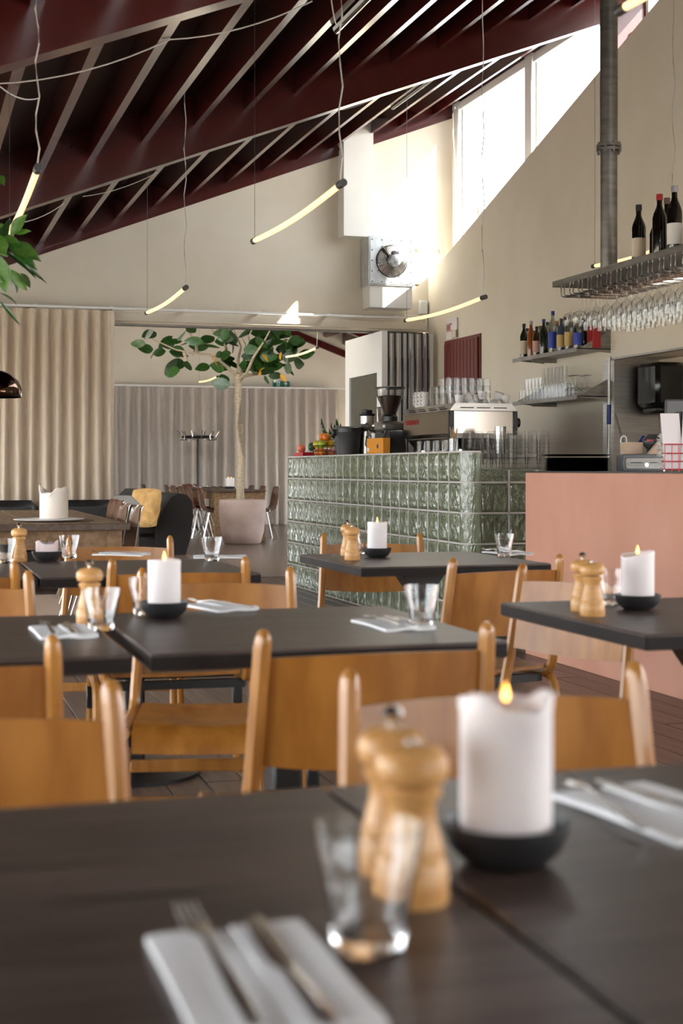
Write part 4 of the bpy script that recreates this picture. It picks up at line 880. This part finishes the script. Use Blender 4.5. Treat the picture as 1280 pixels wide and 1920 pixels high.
# grinder
gd = thing('coffee_grinder', 'coffee grinder with clear hopper full of dark beans', 'grinder', onbar(731, 3.80))
gd.scale = (1.05,1.05,1.16); part('base', MB().bb(-.09,.09,-.11,.11,0,.17,.012), 'black', gd); part('head', MB().bb(-.095,.095,-.12,.12,.17,.24,.015), 'steel_dull', gd)
part('collar', MB().lathe([(.06,.24),(.06,.275),(.045,.29)], 24), 'black', gd)
part('hopper', MB().lathe([(.045,.29),(.055,.31),(.105,.42),(.112,.47),(.110,.47),(.103,.42),(.052,.31),(.042,.292)], 28, close=False), 'thin_glass', gd)
part('beans', MB().lathe([(0,.292),(.042,.292),(.051,.312),(.101,.418),(.06,.424),(0,.427)], 24, close=False), 'beans', gd)
part('lid', MB().lathe([(.116,.47),(.118,.482),(.05,.488),(0,.488)], 28, close=False), 'black', gd)
gd2 = thing('coffee_grinder', 'second grinder half hidden behind the bean hopper', 'grinder', onbar(724, 4.05)+Vector((0,.0,0)))
part('base', MB().bb(-.08,.08,-.09,.09,0,.23,.012), 'grey_plastic', gd2); part('hopper', MB().lathe([(.045,.23),(.07,.30),(.078,.42),(0,.42)], 24, close=False), 'carafe', gd2); part('lid', MB().lathe([(.082,.42),(.082,.435),(0,.44)], 24, close=False), 'black', gd2)
# juicer with pulp bin
jc = thing('juicer', 'steel juicer with black feed chute and dark pulp bin', 'juicer', onbar(688, 3.88))
part('column', MB().lathe([(0,0),(.075,0),(.075,.22),(.10,.24),(.105,.26),(.06,.285),(0,.285)], 28, close=False), 'steel', jc)
part('chute', MB().lathe([(.058,.27),(.058,.36),(0,.36)], 24, close=False), 'steel', jc); part('chute_rim', MB().lathe([(.06,.355),(.072,.368),(.072,.374),(0,.374)], 24, close=False), 'black', jc); part('pusher', MB().lathe([(.043,.374),(.047,.38),(.047,.405),(.04,.412),(0,.412)], 20, close=False), 'black', jc)
part('lever_arm', MB().sweep([(-.02,-.085,.03),(-.02,-.09,.2),(-.02,-.085,.27),(-.02,-.03,.30)], OCT(.03,.012)), 'chrome', jc)
part('spout', MB().bb(.02,.06,-.16,-.07,.16,.20,.008), 'steel', jc)
pb = thing('pulp_bin', 'dark grey translucent pulp bin at the juicer', 'bin', onbar(652, 3.70))
pb.scale = (1.1,1.25,1.05); part('bucket', MB().lathe([(0,0),(.088,0),(.105,.20),(.108,.205),(.10,.205),(.085,.005),(0,.005)], 28, close=False), 'dark_grey', pb); part('lid', MB().lathe([(.112,.20),(.112,.235),(.095,.247),(0,.25)], 28, close=False), 'black', pb); part('handle', MB().bb(-.13,-.10,-.02,.02,.17,.225,.006), 'black', pb)
jug = thing('milk_jug', 'small steel milk jug behind the orange card', 'jug', onbar(703, 3.74)); part('body', MB().lathe([(0,0),(.05,0),(.05,.10),(.035,.16),(.04,.19),(.038,.19),(.03,.16),(.046,.1),(0,.01)], 22, close=False), 'steel_dull', jug); part('handle', MB().tube([(-.035,0,.17),(-.08,0,.16),(-.085,0,.09),(-.05,0,.05)], .006, 6, up=(0,1,0)), 'steel_dull', jug)
oc = thing('card_box', 'orange cardboard box standing on the bar', 'box', onbar(709, 3.60), R(4)); part('box', MB().bb(-.03,.03,-.17,.17,0,.135,.002), 'orange_card', oc); part('round_logo', MB().lathe([(.018,0),(.018,.002)], 16).xf(Matrix.Translation((-.0305,-.06,.07)) @ Matrix.Rotation(R(-90),4,'Y')), 'cap_brown', oc); part('white_mark', MB().bb(-.032,-.0305,.12,.16,.03,.06), 'text_white', oc)
g3 = thing('tamper_grinder', 'black rounded grinder body left of the espresso machine', 'grinder', Vector((3.73, 10.84, ZB+.001))); part('body', MB().lathe([(0,0),(.04,0),(.04,.04),(.075,.06),(.08,.16),(.06,.20),(0,.205)], 24, close=False), 'black', g3); part('side_shell', MB().prism([(-.15,0),(-.06,0),(-.05,.2),(-.09,.19),(-.13,.13),(-.155,.06)], 'x', -.06, .06), 'black', g3, 60); part('base_plate', MB().lathe([(.05,0),(.05,.02)], 16, (0,-.06,0)), 'chrome', g3)
# fruit
fb = thing('wire_fruit_basket', 'black wire basket heaped with citrus fruit', 'basket', onbar(609, 3.70))
for zz, r_ in ((.004,.10),(.055,.112),(.105,.122)): part('ring', MB().tube([(r_*math.cos(a*math.pi/14), r_*math.sin(a*math.pi/14)*1.2, zz) for a in range(29)], .003, 5), 'black', fb)
for k in range(18):
    a = k*math.pi/9; part('wire', MB().tube([(.10*math.cos(a),.12*math.sin(a),.004),(.122*math.cos(a),.146*math.sin(a),.105)], .0022, 4), 'black', fb)
part('handle', MB().tube([(0,.146,.105),(0,.165,.10),(0,.172,.06),(0,.16,.03),(0,.13,.02)], .003, 5, up=(1,0,0)), 'black', fb)
fr = [(-.05,.05,.045,'orange','orange at the lower left of the wire basket'),(.02,.03,.043,'orange','orange at the bottom middle of the wire basket'),(-.04,-.05,.045,'orange','orange at the lower right of the wire basket'),(.05,-.04,.043,'grapefruit','red citrus at the back of the wire basket'),
      (-.055,.07,.118,'lemon','lemon at the upper left of the basket'),(-.05,-.005,.118,'lime','green lemon in the middle of the basket'),(-.045,-.075,.118,'lime','green lemon at the right of the basket'),(.035,.05,.12,'lemon','lemon at the back left of the basket'),(.04,-.04,.12,'lemon','lemon at the back right of the basket'),(-.01,.03,.185,'orange','orange on top of the heap'),(.0,-.05,.183,'orange','second orange on top of the heap, near the pulp bin')]
bp = onbar(609, 3.70)
for x, y, z, kd, lb in fr:
    solo('fruit', MB().sphere((0,0,0), .038, 14, 10, (1,1.08 if kd in ('lemon','lime') else 1,.96)), 'fruit_'+kd, lb, 'fruit', 'fruit in the wire basket', 80, (bp.x+x, bp.y+y, bp.z+z))
p = onbar(565, 3.66); solo('fruit', MB().sphere((0,0,0), .042, 14, 10), 'fruit_grapefruit', 'pink grapefruit beside the basket at the bar end', 'fruit', 'loose fruit', 80, p+Vector((0,0,.09)))
solo('small_crate', MB().bb(-.06,.06,-.16,.16,0,.05,.004), 'red_wire', 'small red crate under the grapefruit', 'crate', loc=onbar(570, 3.66))
p = onbar(584, 3.68); solo('fruit', MB().sphere((0,0,0), .036, 12, 8, (1,1,1.1)), 'fruit_green', 'dark green avocado left of the wire basket', 'fruit', 'loose fruit', 80, p+Vector((0,0,.10)))
pln = thing('herb_plant', 'grey green herb sprigs behind the fruit basket', 'plant', Vector((3.86, 13.0, ZB+.001)))
part('pot', MB().lathe([(0,0),(.06,0),(.07,.10),(.065,.10),(0,.09)], 18, close=False), 'porcelain', pln)
lfm = MB().grid(3, 6, lambda u,v: ((u-.5)*.02*math.sin(math.pi*min(1,v*1.02)), .0+v*.075, .012*math.sin(3*v)-abs(u-.5)*.004), lambda u,v: (0,0,-.0008)).mesh('leaf', 'leaf', 70)
for k in range(9):
    a = k*.75; hx, hy = .10*math.cos(a), .10*math.sin(a); hz = .26+.06*math.sin(k*2.1)
    s_ = part('stem', MB().tube([(hx*.2,hy*.2,.09),(hx*.6,hy*.6,.17),(hx,hy,hz)], .0025, 5), 'leaf_light', pln)
    for q in range(6):
        f = .35+q*.12; o = ob('leaf', lfm, s_, (hx*f, hy*f, .09+(hz-.09)*f)); o.rotation_euler = (R(40+10*q), 0, a-1.57+(1 if q%2 else -1)*.9)

# ============================================================ ON THE PINK COUNTER
def onp(px, X_): p = onX(px, 880, X_); return Vector((p.x, p.y, ZP+.0005))
def tray_mesh(r): return MB().lathe([(0,0),(r*.9,0),(r,.009),(r*1.01,.009),(r*.91,.003),(0,.003)], 40, close=False)
p = onp(1082, 3.80); tm_ = tray_mesh(.195).mesh('serving_tray', 'black_gloss', 40)
for k in range(9): tag(ob('serving_tray', tm_, None, p+Vector((0,0,k*.0085))), '%s black serving tray from below in the pile on the pink counter' % OR2[k], 'tray', 'piled black trays')
tag(ob('serving_tray', tray_mesh(.208).mesh('serving_tray', 'black_gloss', 40), None, p+Vector((-.02,-.01,.088))), 'widest black serving tray on top of the pile', 'tray')
cd = thing('cash_drawer', 'grey metal cash drawer with round lock', 'cash drawer', onp(1204, 4.02)+Vector((0,0,0)), -YAW)
part('case', MB().bb(-.13,.13,-.10,.10,0,.095,.004), 'grey_plastic', cd); dr_ = part('drawer_front', MB().bb(-.115,.115,-.106,-.10,.012,.075,.002), 'steel_dull', cd)
for s_ in (-1,1): part('slot', MB().bb(s_*.055-.035,s_*.055+.035,-.108,-.106,.045,.05), 'black', dr_)
part('lock', MB().lathe([(.011,0),(.011,.008)], 14).xf(Matrix.Translation((0,-.106,.035)) @ Matrix.Rotation(R(90),4,'X')), 'chrome', dr_)
bx_ = thing('cardboard_tray', 'beige open box on the cash drawer', 'box', onp(1192, 4.02)+Vector((-.02,0,.0955)), -YAW)
part('box', MB().bb(-.06,.05,-.05,.07,0,.07,.004), 'cardboard', bx_)
pen = thing('pen', 'blue marker pen in the beige box', 'pen', onp(1192, 4.02)+Vector((.02,.0,.17)), 0); part('barrel', MB().tube([(0,0,-.01),(.03,0,.03)], .010, 8), 'blue', pen)
sci = thing('scissors', 'white handled scissors left of the beige box', 'scissors', onp(1172, 4.02)+Vector((0,.0,.10)))
part('handle', MB().tube([(.02*math.cos(a*.5),0,.03+.025*math.sin(a*.5)) for a in range(14)], .005, 6, up=(0,1,0)), 'white', sci); part('handle', MB().tube([(-.01+.02*math.cos(a*.5),0,.075+.03*math.sin(a*.5)) for a in range(14)], .005, 6, up=(0,1,0)), 'porcelain', sci)
ct = thing('card_terminal', 'dark card terminal behind the cash drawer', 'card terminal', onp(1222, 4.05)+Vector((.05,.08,.155)), -YAW); part('body', MB().bb(-.06,.06,-.05,.05,-.03,.055,.03), 'dark_grey', ct); part('red_badge', MB().bb(-.045,-.01,-.052,-.05,.015,.025), 'red_wire', ct); part('stand', MB().bb(-.03,.03,-.03,.03,-.06,-.03), 'black', ct)
bag = thing('paper_bag', 'folded brown paper beside the card terminal', 'paper', onp(1212, 4.02)+Vector((.07,-.02,.0955)), -YAW); part('sheet', MB().prism([(-.07,0),(.07,0),(.07,.11),(.02,.10),(-.02,.06)], 'y', -.03, .03), 'cardboard', bag, None)
sp = thing('receipt_spike', 'spike stacked with crumpled receipts by the menu holder', 'receipts', onp(1245, 3.80))
for k in range(12):
    q = rnd.uniform(0,6.28); mb = MB().grid(4, 4, lambda u,v: ((u-.5)*.07*math.cos(q)-(v-.5)*.045*math.sin(q), (u-.5)*.07*math.sin(q)+(v-.5)*.045*math.cos(q), .008*math.sin(5*u+k)+.006*math.cos(6*v)), lambda u,v: (0,0,-.001))
    part('receipt', mb.xf(Matrix.Translation((0,0,.015+k*.0155))), 'label_white', sp)
part('spike', MB().tube([(0,0,0),(0,0,.22)], .003, 6), 'chrome', sp)
mh = thing('menu_holder', 'red wire holder with white menus at the right edge', 'menu holder', onp(1266, 3.70), -YAW)
for k in range(5): part('wire', MB().tube([(-.06+k*.035,-.03,.0),(-.06+k*.035,-.03,.135)], .0025, 5), 'red_wire', mh)
for zz in (.01,.05,.09,.135): part('wire', MB().tube([(-.06,-.03,zz),(.09,-.03,zz),(.09,.04,zz),(-.06,.04,zz),(-.06,-.03,zz)], .0028, 5), 'red_wire', mh)
mn = part('menu', MB().prism([(-.055,.01),(.04,.01),(.015,.29),(-.078,.29)], 'y', -.01, -.002), 'paper', mh, None); part('menu', MB().prism([(-.02,.01),(.09,.01),(.09,.30),(.0,.30)], 'y', .005, .012), 'dark_grey', mh, None)
m2 = part('menu', MB().prism([(.02,.01),(.12,.01),(.12,.31),(.035,.31)], 'y', -.018, -.012), 'paper', mh, None)
text_mesh('lettering', 'TIOTEL', .075, 'text_red', m2, (.06, -.02, .16), (R(90), R(90), 0))
mo = thing('monitor', 'grey till screen behind the menus at the right edge', 'monitor', onp(1275, 4.35)+Vector((0,0,.0)), -YAW); part('screen', MB().bb(-.09,.25,-.015,.015,.22,.42,.01), 'grey_plastic', mo); part('stand', MB().bb(.05,.11,-.02,.02,-.08,.24), 'black', mo); part('foot', MB().bb(.0,.16,-.07,.07,-.088,-.07), 'black', mo)
pd = thing('towel_dispenser', 'black paper towel dispenser on the tiled alcove wall', 'dispenser', (5.545, onX(1236, 700, 5.42).y, 1.52))
part('case', MB().bb(-.235,0,-.16,.16,.03,.36,.03), 'black_gloss', pd); part('lower_cover', MB().bb(-.20,-.01,-.13,.13,-.02,.04,.02), 'black', pd); part('side_light_strip', MB().bb(-.19,-.18,.160,.163,.13,.28), 'chrome', pd)
sq = thing('window_wiper', 'steel pole with blue grip leaning on the alcove edge', 'pole', onX(1140, 870, 5.10)); z0_ = sq.location.z
part('pole', MB().tube([(0,0,-.12),(.02,.02,.82)], .011, 8), 'steel', sq); part('grip', MB().tube([(.008,.008,.30),(.013,.012,.45)], .017, 10), 'blue', sq)
part('second_pole', MB().tube([(.03,-.05,.38),(.08,-.16,.02)], .008, 6), 'steel_dull', sq)

# ============================================================ TREE, PLANT, COAT RACK, DOME LAMP
pc = Vector((4.72, 20.45, 0)); kz = 20.9
pot = thing('planter', 'large round pinkish clay planter holding the tree', 'planter', pc)
part('vessel', MB().lathe([(0,0),(.24,0),(.27,.015),(.315,.18),(.338,.40),(.342,.56),(.34,.635),(.325,.645),(.315,.63),(.315,.58)], 44, close=False), 'clay', pot, 60); part('soil', MB().lathe([(0,.58),(.316,.58)], 32, close=False), 'beans', pot)
tree = thing('indoor_tree', 'indoor rubber tree with bare trunk and glossy green crown', 'tree', pc+Vector((0,0,.58)))
org = tree.location
def tp_(px, py, dk=0): return atd(px, py, kz+dk)-org
part('trunk', MB().tube([tp_(451,955), tp_(450,920), tp_(451,860), tp_(449,800), tp_(446,750), tp_(447,702)], .058, 14, [1.15,1.0,.95,.95,.9,.85]), 'bark', tree, 80)
br = [[(447,706,0),(425,688,-.1),(410,675,-.1),(392,665,-.15),(360,662,-.2),(330,656,-.25),(284,635,-.3)], [(412,676,-.1),(424,655,.1),(418,635,.15),(395,617,.2)], [(449,706,0),(470,703,.2),(498,698,.4),(520,676,.5),(540,655,.6)], [(447,704,0),(458,690,.2),(470,670,.3),(468,640,.3),(462,612,.3)], [(450,712,.0),(462,700,-.3),(475,670,-.4),(495,640,-.5),(510,612,-.5)], [(448,700,0),(446,675,.1),(452,650,.2),(438,618,.2)], [(370,662,-.2),(366,640,-.1),(352,618,0)], [(345,659,-.2),(350,680,-.2),(358,692,-.2)]]
for b in br: part('branch', MB().tube([tp_(*q) for q in b], .026, 8, [1.1-.95*i/(len(b)-1)*.85 for i in range(len(b))]), 'bark', tree, 80)
def leafmesh(nm, mt, asp):
    def fn(u, v):
        w_ = asp*math.sin(math.pi*min(1,v**.85))**.8; e = (u-.5)*2
        return (e*w_*.5, v-.05, .06*math.sin(2.5*v)-.10*w_*abs(e)*.3*-1)
    return MB().grid(4, 8, fn, lambda u,v: (0,0,-.004)).mesh(nm, mt, 80)
lm = [leafmesh('leaf','leaf',.62), leafmesh('leaf','leaf',.5), leafmesh('leaf','leaf',.72)]; ly = leafmesh('leaf','leaf_yellow',.42)
LP = [(272,644),(286,655),(297,653),(292,624),(287,622),(310,659),(326,647),(322,631),(331,677),(346,685),(359,689),(336,695),(346,622),(355,643),(366,623),(379,640),(390,650),(365,658),(346,659),(411,652),(430,638),(431,624),(432,662),(438,671),(443,646),(449,685),(419,693),(427,707),(430,722),(457,627),(457,656),(465,668),(472,679),(471,689),(483,636),(481,659),(487,650),(492,683),(509,689),(495,711),(504,705),(515,707),(506,645),(514,634),(536,655),(542,639),(552,679),(560,668),(497,624),(477,622),(468,642),(448,632),(518,655),(530,668),(500,668),(488,672),(460,610),(480,608),(500,612),(520,618),(440,612),(415,622),(400,632),(475,655),(490,695),(512,672),(525,645),(462,650),(453,668),(340,640),(375,650),(352,668),(485,628),(508,628),(533,690)]
q = random.Random(21)
for _ in range(46): LP.append((q.gauss(478,34), q.uniform(606,690)))
LP = [p_ for p_ in LP if 265 < p_[0] < 566]
for (px, py) in LP:
    o = ob('leaf', lm[q.randrange(3)], tree, tp_(px, py, q.uniform(-.45,.45))); s_ = q.uniform(.21,.31); o.scale = (s_,s_,s_)
    side = 1 if px > 447 else -1
    o.rotation_euler = (R(q.uniform(-70,40)), R(q.uniform(20,100))*q.choice((-1,1)), R(q.uniform(-60,60)-side*90))
for (px, py) in [(401,662),(400,674),(492,664),(495,690),(526,702),(526,661)]:
    o = ob('leaf', ly, tree, tp_(px, py, q.uniform(-.5,-.2))); o.scale = (.15,.15,.15); o.rotation_euler = (R(-70), R(30), R(q.uniform(0,360)))
hp = thing('hanging_plant', 'leafy hanging plant reaching in at the left edge', 'plant', atd(-60, 470, 5.4)); ho = hp.location
part('pot', MB().lathe([(0,-.16),(.10,-.16),(.13,-.02),(.135,.0),(.12,.0),(.11,-.03),(0,-.03)], 24, (-.24,0,0), False), 'clay', hp)
for k in range(3):
    part('hanger_cord', MB().tube([(-.24+.125*math.cos(k*2.09),.125*math.sin(k*2.09),-.01),(-.24,0,.42),(-.24,0,zroof(ho.x-.24,2.97)-ho.z)], .003, 5), 'cord', hp)
for k in range(3): part('stem', MB().tube([(-.24,.0,-.03),(-.16,.02*k-.02,.10+.03*k),(0,0,-.01*k)], .007, 6), 'leaf_light', hp)
for e_ in [[(-60,470),(-20,445),(5,420)],[(-60,475),(-10,470),(15,480)],[(-60,480),(-15,500),(5,530)]]: part('stem', MB().tube([atd(x_,y_,5.4)-ho for x_,y_ in e_], .006, 6), 'leaf_light', hp)
llm = [MB().grid(4, 9, lambda u,v: ((u-.5)*asp*math.sin(math.pi*min(1,v**.9)), v, -.25*v*v+.05*abs(u-.5)), lambda u,v: (0,0,-.006)).mesh('leaf', mt, 80) for asp, mt in ((.36,'leaf_light'),(.28,'leaf'),(.5,'leaf_light'),(.12,'leaf'))]
def imgleaf(px0, py0, px1, py1, kind, dk=0):
    a, b = atd(px0,py0,5.4), atd(px1,py1,5.4+dk); d = b-a; L = d.length; o = ob('leaf', llm[kind], hp, a-ho)
    yv = d.normalized(); nv = Vector((-.3,-.9,.35)); xv = yv.cross(nv).normalized(); zv = xv.cross(yv)
    o.rotation_mode = 'QUATERNION'; o.rotation_quaternion = Matrix((xv,yv,zv)).transposed().to_quaternion(); o.scale = (L,L,L)
for a in [(20,440,42,402,2),(-2,470,14,405,1),(28,438,54,430,0),(15,450,62,494,1),(22,455,68,478,0),(18,465,64,515,3),(10,470,82,520,3),(14,504,54,545,0),(38,512,66,542,1),(-4,478,8,546,2),(5,505,22,525,1),(20,525,38,540,1),(0,550,40,565,3),(0,565,36,606,3),(-6,440,8,470,2),(5,445,32,450,0),(-4,330,4,340,2)]: imgleaf(*a, dk=rnd.uniform(-.1,.1))
cr = thing('coat_rack', 'black round coat rack with chrome hooks before the far curtain', 'coat rack', (5.24, 26.35, 0))
part('pole', MB().tube([(0,0,.02),(0,0,1.72)], .025, 12), 'black', cr); part('base', MB().lathe([(0,0),(.26,0),(.26,.02),(.03,.04)], 28, close=False), 'black', cr); part('ring', MB().lathe([(.02,1.66),(.29,1.66),(.30,1.68),(.29,1.71),(.02,1.71)], 32, close=False), 'black', cr)
for k in range(12):
    a = k*math.pi/6; c_, s_ = math.cos(a), math.sin(a); part('hook', MB().tube([(.26*c_,.26*s_,1.63),(.35*c_,.35*s_,1.64),(.33*c_,.33*s_,1.70),(.40*c_,.40*s_,1.80)], .008, 6), 'chrome', cr)
dl = thing('dome_lamp', 'polished dark metal dome lamp at the left edge', 'lamp', onY(-8, 745, 11.6)-Vector((0,0,.0)))
part('shade', MB().lathe([(.20,0),(.205,.005),(.20,.07),(.175,.13),(.13,.175),(.07,.205),(.03,.212),(.0,.213)], 40, close=False), 'dark_chrome', dl, 70); part('cap', MB().lathe([(.035,.205),(.035,.235),(.02,.245),(0,.245)], 16, close=False), 'chrome', dl)
part('arm', MB().tube([(0,0,.24),(-.1,.0,.42),(-.45,.0,.55),(-.9,.0,.40),(-1.2,0,-.3),(-1.25,0,-1.55)], .012, 8), 'dark_chrome', dl); part('foot', MB().lathe([(.16,-1.59),(.16,-1.56)], 24, (-1.25,0,0)), 'dark_chrome', dl)
